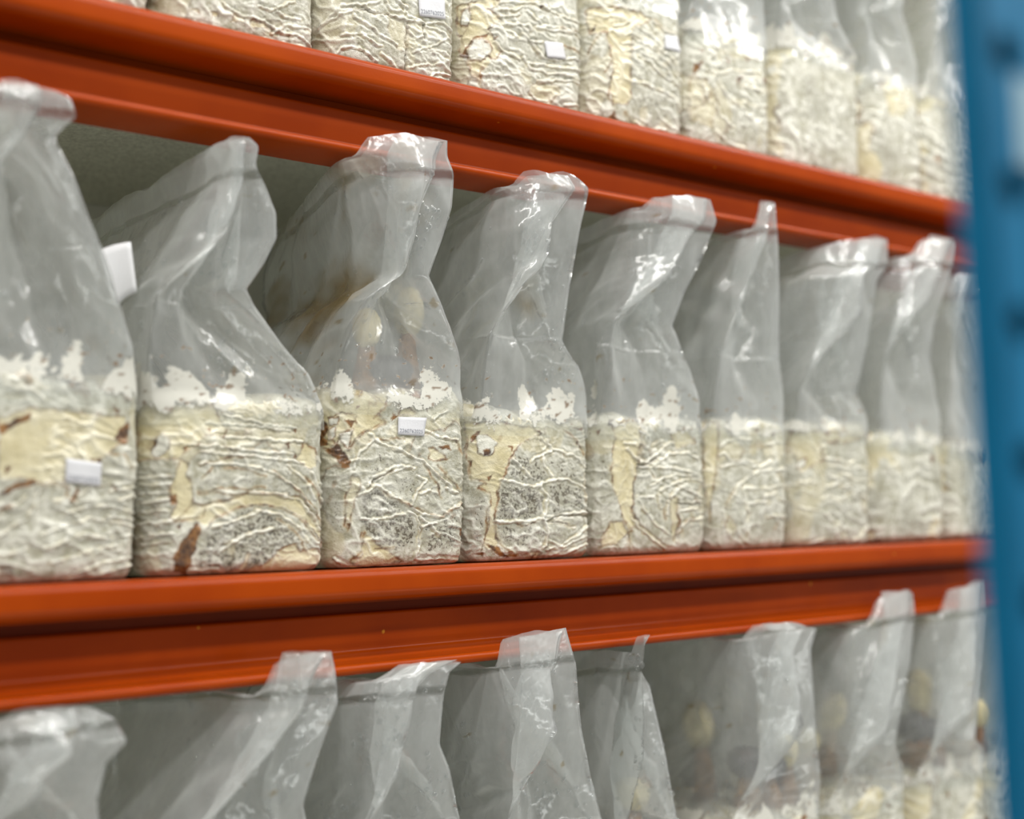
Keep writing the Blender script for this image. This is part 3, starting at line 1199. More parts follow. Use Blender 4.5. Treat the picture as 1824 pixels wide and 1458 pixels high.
# ------------------------------------------------------------------ films
def film(root, b, N=150, M=110, drops=0):
    """Gusseted bag above the block: section goes from the block's plan to a flat, forward-bent fin."""
    w, h, dep, seed = b['w'], b['h'], b['dep'], b['seed']
    K = b['keys']          # rows: xr, z, yfront, halfwidth, gusset, tx, ty   (bag-local metres)
    K = np.array(K, float)
    ks = np.concatenate([[0], np.cumsum(np.hypot(np.diff(K[:, 0]), np.diff(K[:, 1])))])
    ks /= ks[-1]
    t = np.linspace(0, 1, M)
    def it(j, sm=1):
        y = np.interp(t, ks, K[:, j])
        for _ in range(sm):
            y2 = y.copy()
            y2[1:-1] = (y[:-2] + 2*y[1:-1] + y[2:])/4
            y = y2
        return y
    xr, zz, yf, hw, gu, tx, ty = [it(j, 2 if j < 2 else 6) for j in range(7)]
    yb_ = np.interp(t, [0, 0.25, 0.7, 1.0], [dep + 0.002, dep + 0.003, dep - 0.005, dep - 0.015])
    xb = np.interp(t, [0, 0.5, 1], [0, b.get('bx', 0.0)*0.6, b.get('bx', 0.0)])
    droop = np.interp(t, [0, 0.3, 1], [0, 0.003, b.get('droop', 0.03)])
    for _ in range(40):
        for c_ in (yb_, xb, droop):
            c_[1:-1] = (c_[:-2] + 2*c_[1:-1] + c_[2:])/4
    # parameter layout round the bag
    nf = int(N*0.30)
    ns = int(N*0.26)
    nk = N - nf - 2*ns
    seq = []
    for i in range(nf):
        seq.append(('f', i/nf))
    for i in range(ns):
        seq.append(('r', (i/ns)))
    for i in range(nk):
        seq.append(('k', i/nk))
    for i in range(ns):
        seq.append(('l', 1 - i/ns))
    N = len(seq)
    P = np.zeros((M, N, 3))
    Q = np.zeros((M, N))       # 0 front .. 1 back
    side = np.array([{'f': 0, 'r': 1, 'k': 2, 'l': 3}[a] for a, _ in seq])
    rl, rr = b.get('rl', 0.03), b.get('rr', 0.016)
    for i in range(M):
        Fx, Fy = xr[i] - hw[i], yf[i]
        Kx, Ky = Fx - tx[i], Fy + ty[i]
        Bx, By = xb[i], yb_[i]
        # centre line: quadratic-ish through knee
        d1 = math.hypot(Kx - Fx, Ky - Fy)
        d2 = math.hypot(Bx - Kx, By - Ky)
        qk = d1/(d1 + d2)
        def cl(q):
            if q < qk:
                a = q/qk
                return Fx + (Kx - Fx)*a, Fy + (Ky - Fy)*a
            a = (q - qk)/(1 - qk)
            return Kx + (Bx - Kx)*a, Ky + (By - Ky)*a
        def cls(q):
            e = 0.10 if qk > 0.02 else 0.001
            x = y = 0
            for dq, g in ((-e, .25), (-e/2, .25), (e/2, .25), (e, .25)):
                p = cl(min(1, max(0, q + dq)))
                x += g*p[0]
                y += g*p[1]
            if q < e or q > 1 - e:
                k = min(q, 1 - q)/e
                p = cl(q)
                x, y = p[0]*(1 - k) + x*k, p[1]*(1 - k) + y*k
            return x, y
        bl = 1 - sstep(0.0, 0.45, t[i])
        gd = gu[i]/max(0.05, d1 + d2)
        for j, (sd, a) in enumerate(seq):
            if sd == 'f':
                e = 2*a - 1
                q = gd*(1 - abs(e))
                off = e
            elif sd == 'r':
                q, off = a, 1
            elif sd == 'k':
                e = 1 - 2*a
                q = 1 - 0.25*(1 - abs(e))*sstep(0.0, 0.6, t[i])
                off = e
            else:
                q, off = a, -1
            x, y = cls(q)
            xa, ya = cl(max(0, q - 0.06))
            xc, yc = cl(min(1, q + 0.06))
            n = math.hypot(xc - xa, yc - ya) + 1e-9
            nx, ny = (yc - ya)/n, -(xc - xa)/n
            if sd == 'k':
                nx, ny = 1, 0
            if sd == 'f' or q < 0.08:
                kk = min(1, q/0.08) if sd != 'f' else 0
                nx, ny = nx*kk + 1*(1 - kk), ny*kk
            pr = hw[i]*(1 - 0.35*sstep(0.5, 0.95, t[i])*0)
            X, Y = x + nx*off*pr, y + ny*off*pr
            # rounded corners near the block
            if bl > 0:
                ex = w/2 + 0.0015
                X_, Y_ = X, Y
                if sd in 'fr' and X > ex - rr and Y < rr:
                    dx, dy = X - (ex - rr), rr - Y
                    m_ = max(dx, dy)
                    l_ = math.hypot(dx, dy)
                    if l_ > 1e-6:
                        X_, Y_ = ex - rr + dx*m_/l_, rr - dy*m_/l_
                if sd in 'fl' and X < -ex + rl and Y < rl:
                    dx, dy = -ex + rl - X, rl - Y
                    m_ = max(dx, dy)
                    l_ = math.hypot(dx, dy)
                    if l_ > 1e-6:
                        X_, Y_ = -ex + rl - dx*m_/l_, rl - dy*m_/l_
                X, Y = X + (X_ - X)*bl, Y + (Y_ - Y)*bl
            P[i, j] = (X, Y, zz[i] - droop[i]*q**1.3)
            Q[i, j] = q
    # creases
    per = np.zeros((M, N))
    seg = np.linalg.norm(np.diff(P, axis=1), axis=-1)
    per[:, 1:] = np.cumsum(seg, 1)
    per = np.where(side[None, :] == 3, -(per[:, -1:] - per), per)
    T = t[:, None]*np.ones((1, N))
    z = P[..., 2]
    Nn = grid_normals(P)
    amp = sstep(0.03, 0.22, T)*(1 - 0.55*sstep(0.8, 1.0, T))
    edge = 0.35 + 0.65*sstep(0.0, 0.10, Q)
    d = np.zeros((M, N))
    rs = np.random.RandomState(seed)
    for kk in range(5):
        a = rs.uniform(-1.15, 0.5) if kk < 3 else rs.uniform(-0.4, 0.4)
        fr = (rs.uniform(9, 15), rs.uniform(14, 22), rs.uniform(22, 34), rs.uniform(36, 50), rs.uniform(50, 70))[kk]
        am = (0.0060, 0.0042, 0.0026, 0.0014, 0.0009)[kk]
        q = fr*(per*math.cos(a) + z*math.sin(a)*0.8) + 0.55*fbm(per*7, z*7, seed + kk*5, 2)
        msk = sstep(-0.15, 0.35, noise(per*9, z*7, seed + 60 + kk))
        d += am*(tri(q)**1.6 - 0.4)*msk
    # sharp straight pleats: random fold lines, each bends the sheet on one side
    for kk in range(26):
        a = rs.uniform(-1.2, 1.2)
        p0, z0_ = rs.uniform(per.min()*0.8, per.max()*0.8), rs.uniform(h, K[-1, 1])
        L = (per - p0)*math.cos(a) + (z - z0_)*math.sin(a)*1.0
        Tn = -(per - p0)*math.sin(a) + (z - z0_)*math.cos(a)
        wln = rs.uniform(0.03, 0.09)
        env = np.exp(-(Tn/wln)**2)
        am = rs.uniform(0.0018, 0.0052)*(1 if rs.rand() < 0.6 else -1)
        d += am*env*np.maximum(0, 1 - np.abs(L)/0.012) - 0.6*am*env*np.exp(-((L - 0.014)/0.009)**2)
    for sc_, am_ in ((26.0, 0.0026), (55.0, 0.0011)):
        jx = per*sc_ + 0.35*noise(per*30, z*30, seed + 97)
        jz = z*sc_*0.55 + 0.35*noise(per*30, z*30, seed + 98)
        ix, iz = np.floor(jx).astype(np.int64) + 1000, np.floor(jz).astype(np.int64) + 1000
        f1 = np.full(per.shape, 9.0)
        for ox_ in (-1, 0, 1):
            for oz_ in (-1, 0, 1):
                cx_ = ix + ox_ + hsh(ix + ox_, iz + oz_, seed + 7) - 1000
                cz_ = iz + oz_ + hsh(ix + ox_, iz + oz_, seed + 8) - 1000
                f1 = np.minimum(f1, np.hypot(jx - cx_, jz - cz_))
        d += am_*(f1 - 0.45)*1.6
    d = d*amp*edge
    low = sstep(h - 0.020, h - 0.004, z)
    lim = np.interp(t, [0, 0.5, 0.85, 1], [1, 1, 0.55, 0.25])[:, None]
    sgn = np.where((side == 3)[None, :], 1.0, 1.0)
    P = P + Nn*(d*lim*sgn)[..., None]
    # crumpled top line
    P[..., 2] += 0.006*fbm(per*14, T*2, seed + 90, 3)*sstep(0.75, 1.0, T)
    # hold the sheet below the beam above wherever it passes under it
    zlim = b['clear']
    under = sstep(YB - YF - 0.016, YB - YF - 0.006, P[..., 1])
    ex = np.maximum(P[..., 2] - (zlim - 0.004 - 0.012*sstep(0, 0.2, P[..., 1]) + 0.003*noise(per*30, T*0, seed + 91)), 0)
    P[..., 2] -= ex*under*(1 - 0.06)
    # neighbours stop the sheet bulging sideways
    lx = w/2 + 0.002
    P[..., 0] = np.clip(P[..., 0], -lx, lx)
    # attributes
    zb = z - h
    my = fbm(per*38, z*24, seed + 70, 4)*0.66 + 0.88*sstep(b.get('mt', 0.045), -0.006, zb + 0.016*noise(per*22, z*0, seed + 71)) - 0.36 + 0.10*sstep(0.006, -0.006, zb)
    myc = sstep(0.34, 0.75, my)*sstep(-0.020, -0.004, zb + 0.010*noise(per*40, z*40, seed + 78))*0.92
    bs = sstep(0.80, 0.95, fbm(per*120, z*150, seed + 72, 3) + 0.30*sstep(0.05, 0.0, np.abs(zb - 0.008)))*sstep(0.055, 0.02, np.abs(zb - 0.01))*0.8
    ln = (1 - T)*(K[-1, 1] - K[0, 1])
    sb = b.get('seam', 0.88)
    band = 1.0*(1 - low) + low*sstep(0.018, 0.010, np.abs(T - sb - 0.008*noise(per*10, T*0, seed + 73)))
    stn = sstep(0.15, 0.9, fbm(per*8, z*10, seed + 74, 4) + b.get('stain', -0.6))*sstep(0.03, 0.1, Q)
    stn = np.maximum(stn, sstep(0.75, 0.85, fbm(per*60, z*60, seed + 75, 2) + b.get('stain', -0.6)*0.3)*0.7)
    att = np.stack([myc, bs, band, stn], -1)
    o = new_mesh('plastic_film', P.reshape(-1, 3), grid_faces(M, N), M_FILM, root, attrs={'film': att.reshape(-1, 4)})
    if drops:
        NN = grid_normals(P)
        cand = [(i, j) for i in range(int(M*0.2), int(M*0.92)) for j in range(N) if side[j] in (0, 3) and Q[i, j] < 0.8]
        rs = np.random.RandomState(seed + 5)
        # clusters, as breath condenses in patches
        dens = np.array([max(0.0, noise(per[i, j]*16, P[i, j, 2]*16, seed + 95) + 0.1) for i, j in cand])**1.6
        pk = rs.choice(len(cand), min(drops, len(cand)), replace=False, p=dens/dens.sum())
        ico_v, ico_f = ICO
        vs, fs = [], []
        for c in pk:
            i, j = cand[c]
            r = 0.0008 + 0.0022*rs.rand()**2.4
            n = NN[i, j]
            p = P[i, j] + (P[i, (j + 1) % N] - P[i, j])*rs.rand()
            e = np.eye(3) - 0.45*np.outer(n, n)
            k0 = len(vs)*0 + sum(len(q) for q in vs)
            vs.append((ico_v*V3(1, 1, 1.15)*r) @ e.T + p)
            fs.append(ico_f + k0)
        dr = new_mesh('water_droplets', np.concatenate(vs), np.concatenate(fs), M_DROP, root)
        dr['kind'] = 'stuff'
    return o, P


def _ico():
    import bmesh
    bm = bmesh.new()
    bmesh.ops.create_icosphere(bm, subdivisions=1, radius=1)
    v = np.array([q.co[:] for q in bm.verts])
    f = np.array([[q.index for q in p.verts] for p in bm.faces])
    bm.free()
    return v, f


ICO = _ico()


def lathe(name, prof, mat, parent, base, axis, seed=0, n=18, wob=0.12):
    a = Vector(axis).normalized()
    t1 = a.orthogonal().normalized()
    t2 = a.cross(t1)
    v = []
    for k, (r, z) in enumerate(prof):
        for j in range(n):
            th = 2*math.pi*j/n
            rr_ = r*(1 + wob*float(noise(math.cos(th)*1.3 + k*0.2, math.sin(th)*1.3 + seed, seed)))
            v.append(tuple(Vector(base) + a*z + (t1*math.cos(th) + t2*math.sin(th))*rr_))
    return new_mesh(name, v, grid_faces(len(prof), n), mat, parent)


def mushroom(root, base, axis, L, r, seed, dark=False, rc=None):
    """pin: brown stained swollen foot, pale drop-shaped upper part (or dark grey cap)"""
    rc = rc or r*1.25
    st = lathe('mushroom', [(0.001, 0), (r*1.1, L*0.03), (r*1.15, L*0.2), (r*0.8, L*0.42), (r*0.62, L*0.6), (r*0.55, L*0.74), (0.001, L*0.76)],
               M_STEM, root, base, axis, seed, wob=0.3)
    lo = 0.56 if not dark else 0.55
    cp = lathe('mushroom_cap', [(0.001, L*lo), (rc*0.55, L*(lo + .01)), (rc*0.86, L*(lo + .09)), (rc, L*0.76), (rc*0.9, L*0.88), (rc*0.55, L*0.97), (0.001, L)],
               M_DARKCAP if dark else M_CAP, st, base, axis, seed + 3, wob=0.2)
    return st


def sticker(root, b, corners, text=None, dy=0.0):
    """small paper label pressed on the face; corners in photo readings"""
    rl_ = np.array(root.location)
    c = [at(x, y, YF + dy) - rl_ for x, y in corners]
    nu, nv = 10, 7
    SP = b['P'].reshape(-1, 3)
    SP = SP[SP[:, 1] < 0.03]
    v = []
    for j in range(nv):
        for i in range(nu):
            a, q = i/(nu - 1), j/(nv - 1)
            p = (c[0]*(1 - a) + c[1]*a)*(1 - q) + (c[3]*(1 - a) + c[2]*a)*q
            near_ = np.hypot(SP[:, 0] - p[0], SP[:, 2] - p[2]) < 0.005
            p[1] = (np.percentile(SP[near_, 1], 12) if near_.any() else -0.004) - 0.0004
            v.append(p)
    yy = np.array([p[1] for p in v]).reshape(nv, nu)
    for _ in range(3):
        e = np.pad(yy, 1, mode='edge')
        yy = (e[:-2, 1:-1] + e[2:, 1:-1] + e[1:-1, :-2] + e[1:-1, 2:])/4
    for p, y in zip(v, yy.ravel()):
        p[1] = y - 0.0004
    o = new_mesh('paper_label', v, grid_faces(nv, nu, False), M_PAPER, root)
    sm = o.modifiers.new('s', 'SOLIDIFY')
    sm.thickness = 0.0002
    o['label'] = 'small white printed paper label'
    if text:
        cu = bpy.data.curves.new('digits', 'FONT')
        cu.body = text
        cu.size = 1.0
        tmp = bpy.data.objects.new('digits_tmp', cu)
        COL.objects.link(tmp)
        bpy.context.view_layer.update()
        me = bpy.data.meshes.new_from_object(tmp.evaluated_get(bpy.context.evaluated_depsgraph_get()))
        n = len(me.vertices)
        co = np.zeros(n*3)
        me.vertices.foreach_get('co', co)
        co = co.reshape(-1, 3)
        co[:, 0] -= co[:, 0].min()
        wid = co[:, 0].max()
        ex_ = (c[2] - c[3])
        up = (c[0] - c[3])
        px_ = co[:, 0]/wid*0.88 + 0.06
        py_ = co[:, 1]/0.70*0.20 + 0.15
        out = c[3][None] + px_[:, None]*ex_[None] + py_[:, None]*up[None] + V3(0, 0, 0)[None]
        gx_ = np.clip(px_*(nu - 1), 0, nu - 1.001)
        gy_ = np.clip((1 - py_)*(nv - 1), 0, nv - 1.001)
        i_, j_ = gx_.astype(int), gy_.astype(int)
        fx_, fy_ = gx_ - i_, gy_ - j_
        Yg = np.array([p[1] for p in v]).reshape(nv, nu)
        out[:, 1] = (Yg[j_, i_]*(1 - fx_) + Yg[j_, i_ + 1]*fx_)*(1 - fy_) + (Yg[j_ + 1, i_]*(1 - fx_) + Yg[j_ + 1, i_ + 1]*fx_)*fy_ - 0.0005
        me.vertices.foreach_set('co', out.ravel())
        me.materials.append(M_INK)
        bpy.data.objects.remove(tmp)
        q = bpy.data.objects.new('printed_number', me)
        COL.objects.link(q)
        q.parent = o
    return o




def proj(P):
    p = np.asarray(P, float) - V3(0, 0, CZ)
    z = p @ c_d
    return np.array([W/2 + F*(p @ c_r)/z, H/2 - F*(p @ c_u)/z])


def grow_bag(shelf, xr, w, h, label, keys, seed, marks=None, res=0.0016, drops=0, fil=(120, 96), **kw):
    z0 = Z_SH[shelf]
    root = thing('mushroom_grow_bag', label, 'bag', (xr - w/2, YF, z0), 'mushroom grow bags on the %s shelf' % shelf)
    R0 = np.array(root.location)
    b = dict(w=w, h=h, dep=0.205, seed=seed, clear=PITCH_Z - 0.0018 - 0.083)
    b.update(kw)
    if marks:
        c0 = R0 + V3(0, 0, h*0.5)
        v = c0 - V3(0, 0, CZ)
        b['kx'] = v[0]/v[1]
        p0, e = proj(c0), 0.03
        jx = (proj(c0 + V3(e, 0, 0)) - proj(c0 - V3(e, 0, 0)))/(2*e)
        jz = (proj(c0 + V3(0, 0, e)) - proj(c0 - V3(0, 0, e)))/(2*e)
        b['chart'] = (p0 - jz*h*0.5, ((jx[0], jz[0]), (jx[1], jz[1])))
        b['marks'] = MK[marks]
    b['P'] = block(root, b, res)[1]
    K = [[w/2 + 0.0035, h - 0.024, -0.0035, w/2 + 0.0035, 0.001, 0, 0],
         [w/2 + 0.0030, h - 0.008, -0.0030, w/2 + 0.0030, 0.003, 0, 0]]
    for k in keys:
        if k[0] == 'm':                       # metric row: dx from block right side, dz above block
            _, dx, dz, yf, hw, gu, tx, ty = k
            K.append([w/2 + dx, h + dz, yf, hw, gu, tx, ty])
        else:
            px, py, yf, hw, gu, tx, ty = k
            p = at(px, py, YF + yf) - R0
            if p[2] > K[-1][1] + 0.006:
                K.append([p[0], p[2], yf, hw, gu, tx, ty])
            elif len(K) > 4:                  # limp tips may fold back down
                K.append([p[0], p[2], yf, hw, gu, tx, ty])
    b['keys'] = K
    film(root, b, fil[0], fil[1], drops)
    return root, b


FH = (190, 150)
GEN = [('m', .001, .012, -.002, .064, .006, 0, 0), ('m', -.004, .05, -.006, .056, .02, .004, .002), ('m', -.020, .10, -.014, .036, .035, .02, .004),
       ('m', -.032, .15, -.026, .018, .05, .045, .006), ('m', -.026, .19, -.040, .007, .05, .06, .006), ('m', -.024, .222, -.046, .0015, .045, .06, .006)]


def gen(seed):
    rs = np.random.RandomState(seed)
    a = rs.uniform(-.012, .012)
    out = []
    for i, k in enumerate(GEN):
        k = list(k)
        k[1] += a*i/3 + rs.uniform(-.004, .004)*(i > 0)
        k[2] += rs.uniform(-.006, .006)*(i > 0)
        out.append(tuple(k))
    return out


# middle shelf, from the left
r, b = grow_bag('middle', .4718, .152, .147, 'nearest grow bag at left end of middle shelf, broad tan patch, white label', [
    (247, 690, -.001, .070, .004, 0, 0), (240, 640, -.004, .066, .008, 0, 0), (216, 545, -.010, .056, .02, 0, 0), (187, 455, -.018, .046, .035, .004, 0),
    (130, 310, -.030, .026, .05, .01, 0), (97, 245, -.036, .010, .05, .02, .004), (118, 222, -.040, .012, .04, .05, .004), (138, 208, -.045, .014, .04, .07, .006), (126, 176, -.047, .010, .035, .07, .006), (78, 154, -.047, .002, .03, .05, .006)],
    11, 'm1', .0009, 60, FH, droop=.02, bx=-.01, rr=.014, mt=.05)
sticker(r, b, ((115, 816), (178, 825), (176, 866), (114, 859)), '2260762025')
# fleece filter patch standing off its right side
rl_ = np.array(r.location)
c4 = [at(176, 446, .985) - rl_, at(236, 430, .972) - rl_, at(243, 520, .972) - rl_, at(208, 548, .985) - rl_]
v = []
for j in range(8):
    for i in range(8):
        a, q = i/7, j/7
        p = (c4[0]*(1 - a) + c4[1]*a)*(1 - q) + (c4[3]*(1 - a) + c4[2]*a)*q
        cr = min(a, 1)*0.0
        v.append(p + V3(0, 0.004*math.sin(a*2.4 + q), 0.0015*math.sin(3*a)))
fp = new_mesh('filter_patch', v, grid_faces(8, 8, False), M_PATCH, r)
fp['label'] = 'white fleece filter patch'
sm = fp.modifiers.new('s', 'SOLIDIFY')
sm.thickness = 0.0004

r, b = grow_bag('middle', .6346, .154, .136, 'second grow bag from left on middle shelf, arched brown-edged folds around a speckled dome', [
    (566, 705, -.001, .074, .004, 0, 0), (545, 665, -.004, .069, .008, 0, 0), (500, 612, -.008, .056, .016, 0, 0), (456, 550, -.014, .042, .03, .004, 0),
    (438, 515, -.020, .030, .04, .01, .002), (470, 470, -.024, .026, .045, .02, .004), (493, 425, -.028, .022, .045, .026, .006), (492, 380, -.032, .018, .045, .024, .006),
    (474, 335, -.038, .010, .04, .014, .006), (455, 300, -.042, .005, .03, .008, .006), (461, 268, -.045, .006, .02, .012, .006), (444, 249, -.046, .002, .015, .014, .006)],
    23, 'm2', .0009, 220, FH, droop=.022, bx=-.035, mt=.06)

r, b = grow_bag('middle', .7794, .139, .149, 'middle shelf grow bag with two cream mushroom pins and twisted neck, labelled', [
    (826, 690, -.001, .067, .004, 0, 0), (822, 640, -.004, .062, .010, 0, 0), (804, 590, -.010, .050, .02, 0, 0), (786, 540, -.018, .036, .035, .004, .002),
    (763, 492, -.028, .012, .045, .012, .004), (786, 430, -.034, .014, .05, .03, .006), (805, 370, -.040, .016, .055, .05, .006), (809, 312, -.044, .010, .06, .075, .006),
    (797, 285, -.046, .006, .055, .085, .006), (797, 254, -.047, .002, .05, .09, .006)],
    37, 'm3', .0009, 200, FH, droop=.03, bx=.005, stain=.02, mt=.05)
sticker(r, b, ((708, 742), (758, 744), (752, 777), (706, 774)), '2260762025')
z_ = b['h'] - 0.004
mushroom(r, (.006, .058, z_), (-.06, -.12, 1), .080, .011, 1, rc=.0125)
mushroom(r, (.048, .060, z_), (.0, -.12, 1), .103, .012, 2, rc=.0135)
mushroom(r, (.024, .055, z_ - .01), (-.1, -.3, 1), .050, .013, 3, True, rc=.020)

r, b = grow_bag('middle', .9291, .143, .135, 'middle shelf grow bag whose face is split into dark speckled panels by white seams', [
    (1060, 760, -.001, .069, .004, 0, 0), (1054, 720, -.002, .067, .006, 0, 0), (1030, 650, -.006, .056, .012, 0, 0), (1001, 606, -.012, .042, .025, .004, 0), (1013, 520, -.022, .032, .04, .02, .004),
    (1031, 420, -.036, .020, .05, .05, .006), (1049, 340, -.045, .008, .055, .07, .006), (1017, 314, -.047, .002, .05, .06, .006)],
    41, 'm4', .0009, 160, FH, droop=.03, bx=.0, mt=.055, tilt=.012)

r, b = grow_bag('middle', 1.0904, .152, .134, 'middle shelf grow bag with vertical yellow streak beside crumpled white folds, wide flat top', [
    (1252, 745, -.001, .072, .004, 0, 0), (1230, 660, -.006, .058, .012, 0, 0), (1197, 580, -.014, .040, .03, .01, .002), (1220, 520, -.022, .032, .04, .03, .004),
    (1248, 465, -.032, .022, .05, .05, .006), (1277, 390, -.045, .008, .055, .085, .006), (1265, 355, -.047, .002, .05, .085, .006)],
    53, 'm5', .0009, 90, FH, droop=.03, bx=-.01, mt=.07)

r, b = grow_bag('middle', 1.223, .127, .134, 'middle shelf grow bag ending in a single narrow pointed tip before the beam', [
    (1403, 755, -.001, .060, .004, 0, 0), (1396, 700, -.004, .055, .010, 0, 0), (1388, 640, -.010, .046, .02, .004, .002), (1388, 520, -.022, .026, .04, .01, .004), (1386, 430, -.036, .010, .05, .02, .006), (1380, 360, -.046, .002, .02, .012, .006)],
    61, 'm6', .0012, 60, (150, 120), droop=.04, bx=-.005, mt=.022)

r, b = grow_bag('middle', 1.3732, .142, .137, 'third visible grow bag from the blue upright on middle shelf, square folded top', [
    (1554, 780, -.001, .068, .004, 0, 0), (1546, 745, -.003, .064, .008, 0, 0), (1526, 700, -.010, .050, .02, .004, .002), (1545, 610, -.022, .040, .04, .02, .004), (1556, 540, -.032, .030, .05, .05, .006),
    (1562, 498, -.040, .020, .05, .07, .006), (1582, 475, -.044, .010, .05, .08, .006), (1581, 429, -.047, .002, .05, .08, .006)],
    71, 'm7', .0012, 30, (150, 120), droop=.035, bx=-.02, mt=.018)

r, b = grow_bag('middle', 1.5225, .142, .128, 'second grow bag from the blue upright on middle shelf, slanted tall fin', [
    (1686, 775, -.001, .068, .004, 0, 0), (1670, 720, -.005, .058, .012, 0, 0), (1656, 640, -.014, .045, .03, .008, .002), (1663, 580, -.024, .035, .04, .02, .004), (1690, 500, -.038, .020, .05, .05, .006),
    (1700, 465, -.043, .010, .05, .07, .006), (1705, 427, -.047, .002, .05, .075, .006)],
    83, None, .0016, 20, droop=.035, bx=-.02, yel=.05, wf=55, mt=.018)

r, b = grow_bag('middle', 1.672, .142, .122, 'last visible grow bag on middle shelf, half hidden behind the blurred blue upright', [
    (1785, 800, -.001, .068, .004, 0, 0), (1776, 720, -.006, .056, .012, 0, 0), (1764, 600, -.020, .040, .03, .01, .004), (1754, 540, -.030, .025, .05, .02, .006), (1748, 488, -.040, .003, .05, .03, .006)],
    97, None, .0016, 0, droop=.04, bx=-.02, yel=-.1, wf=75, mt=.02)
grow_bag('middle', 1.822, .142, .13, 'grow bag on middle shelf standing wholly behind the blue upright', gen(5), 101, None, .0025, 0, (90, 70), droop=.06)

# upper shelf, from the left
UP = dict(drops=0, fil=(110, 90), droop=.04)
grow_bag('upper', .4872, .142, .15, 'leftmost grow bag on upper shelf, only its bottom corner in view', gen(11), 107, None, .0014, **UP)
grow_bag('upper', .6355, .140, .15, 'upper shelf grow bag with row of small brown-edged spots along its base', gen(12), 113, 'u2', .0010, **UP)
r, b = grow_bag('upper', .7824, .140, .165, 'upper shelf grow bag with vertical slit crease and printed paper label', gen(13), 127, 'u3', .0010, **UP)
sticker(r, b, ((741, -6), (788, 3), (790, 36), (744, 30)), '2260762025')
r, b = grow_bag('upper', .9411, .150, .165, 'upper shelf grow bag with dark brown branching stain at left and blank square label', gen(14), 131, 'u4', .0010, **UP)
sticker(r, b, ((967, 74), (1000, 78), (1007, 106), (973, 103)))
r, b = grow_bag('upper', 1.0837, .138, .150, 'upper shelf grow bag with fanned diagonal folds and a yellow column at left', [
    ('m', .001, -.004, -.002, .066, .005, 0, 0), ('m', .000, .04, -.004, .062, .012, 0, 0), ('m', -.016, .10, -.014, .040, .03, .01, .004), ('m', -.03, .16, -.03, .018, .05, .03, .006), ('m', -.03, .21, -.045, .002, .045, .05, .006)],
    137, 'u5', .0011, drops=0, fil=(130, 100), droop=.04, mt=.03)
sticker(r, b, ((1181, 64), (1203, 66), (1210, 94), (1180, 88)))
grow_bag('upper', 1.2245, .134, .133, 'upper shelf grow bag with scattered dark brown specks over a broad cloudy film front', [
    (1372, 130, -.001, .066, .003, 0, 0), (1367, 60, -.003, .062, .006, 0, 0), (1360, 0, -.006, .052, .02, 0, 0), ('m', -.016, .12, -.014, .034, .04, .02, .004), ('m', -.03, .18, -.03, .014, .05, .04, .006), ('m', -.03, .22, -.045, .002, .045, .05, .006)],
    149, 'u6', .0012, drops=0, fil=(130, 100), droop=.04, mt=.012)
grow_bag('upper', 1.3896, .150, .150, 'upper shelf grow bag with bright glossy creased upper half and pale smooth base', [
    (1512, 140, -.001, .070, .003, 0, 0), (1500, 95, -.004, .062, .01, 0, 0), (1492, 40, -.01, .05, .03, .004, 0), (1486, 0, -.016, .042, .04, .01, .004), ('m', -.03, .18, -.03, .014, .05, .04, .006), ('m', -.03, .22, -.045, .002, .045, .05, .006)],
    151, None, .0014, drops=0, fil=(130, 100), droop=.04, yel=-.15, wf=40, ang=.6)
r, b = grow_bag('upper', 1.517, .120, .140, 'upper shelf grow bag with dark contents under clear film, next to last before blue upright', [
    (1643, 150, -.001, .056, .003, 0, 0), (1625, 85, -.006, .045, .015, .004, 0), (1606, 20, -.018, .035, .04, .01, .004), ('m', -.03, .18, -.03, .014, .05, .04, .006), ('m', -.03, .22, -.045, .002, .045, .05, .006)],
    157, None, .0014, drops=0, fil=(130, 100), droop=.04, yel=.05, mt=.01)
mushroom(r, (-.02, .06, .135), (-.2, -.2, 1), .05, .013, 8, True, rc=.022)
grow_bag('upper', 1.665, .140, .14, 'last grow bag on upper shelf, blurred against the blue upright', gen(19), 163, None, .0016, yel=-.1, wf=80, **UP)

# lower shelf, from the left: only the film and block tops reach the picture
LO = dict(res=.0022, mt=.05)
r, b = grow_bag('lower', .450, .145, .15, 'leftmost grow bag on lower shelf, crumpled white fin folded forward', [
    ('m', -.002, .02, -.003, .066, .01, 0, 0), (176, 1458, -.012, .046, .03, .01, 0), (174, 1425, -.022, .036, .045, .02, .004), (190, 1358, -.036, .026, .05, .05, .006), (227, 1322, -.043, .02, .05, .075, .006), (205, 1288, -.045, .012, .045, .075, .006), (150, 1259, -.046, .003, .04, .06, .006)],
    201, drops=60, fil=FH, droop=.02, bx=-.01, **LO)
r, b = grow_bag('lower', .617, .150, .15, 'lower shelf grow bag with brown streaks on wide side sheet, narrow square tip', [
    ('m', -.002, .02, -.003, .068, .01, 0, 0), (545, 1458, -.012, .050, .03, .01, 0), (540, 1432, -.015, .044, .035, .012, .002), (565, 1350, -.026, .030, .045, .02, .004), (591, 1280, -.034, .020, .045, .03, .006), (602, 1250, -.037, .015, .045, .035, .006), (598, 1200, -.042, .010, .045, .045, .006), (590, 1160, -.046, .002, .04, .05, .006)],
    211, drops=140, fil=FH, droop=.015, bx=-.05, stain=-.2, **LO)
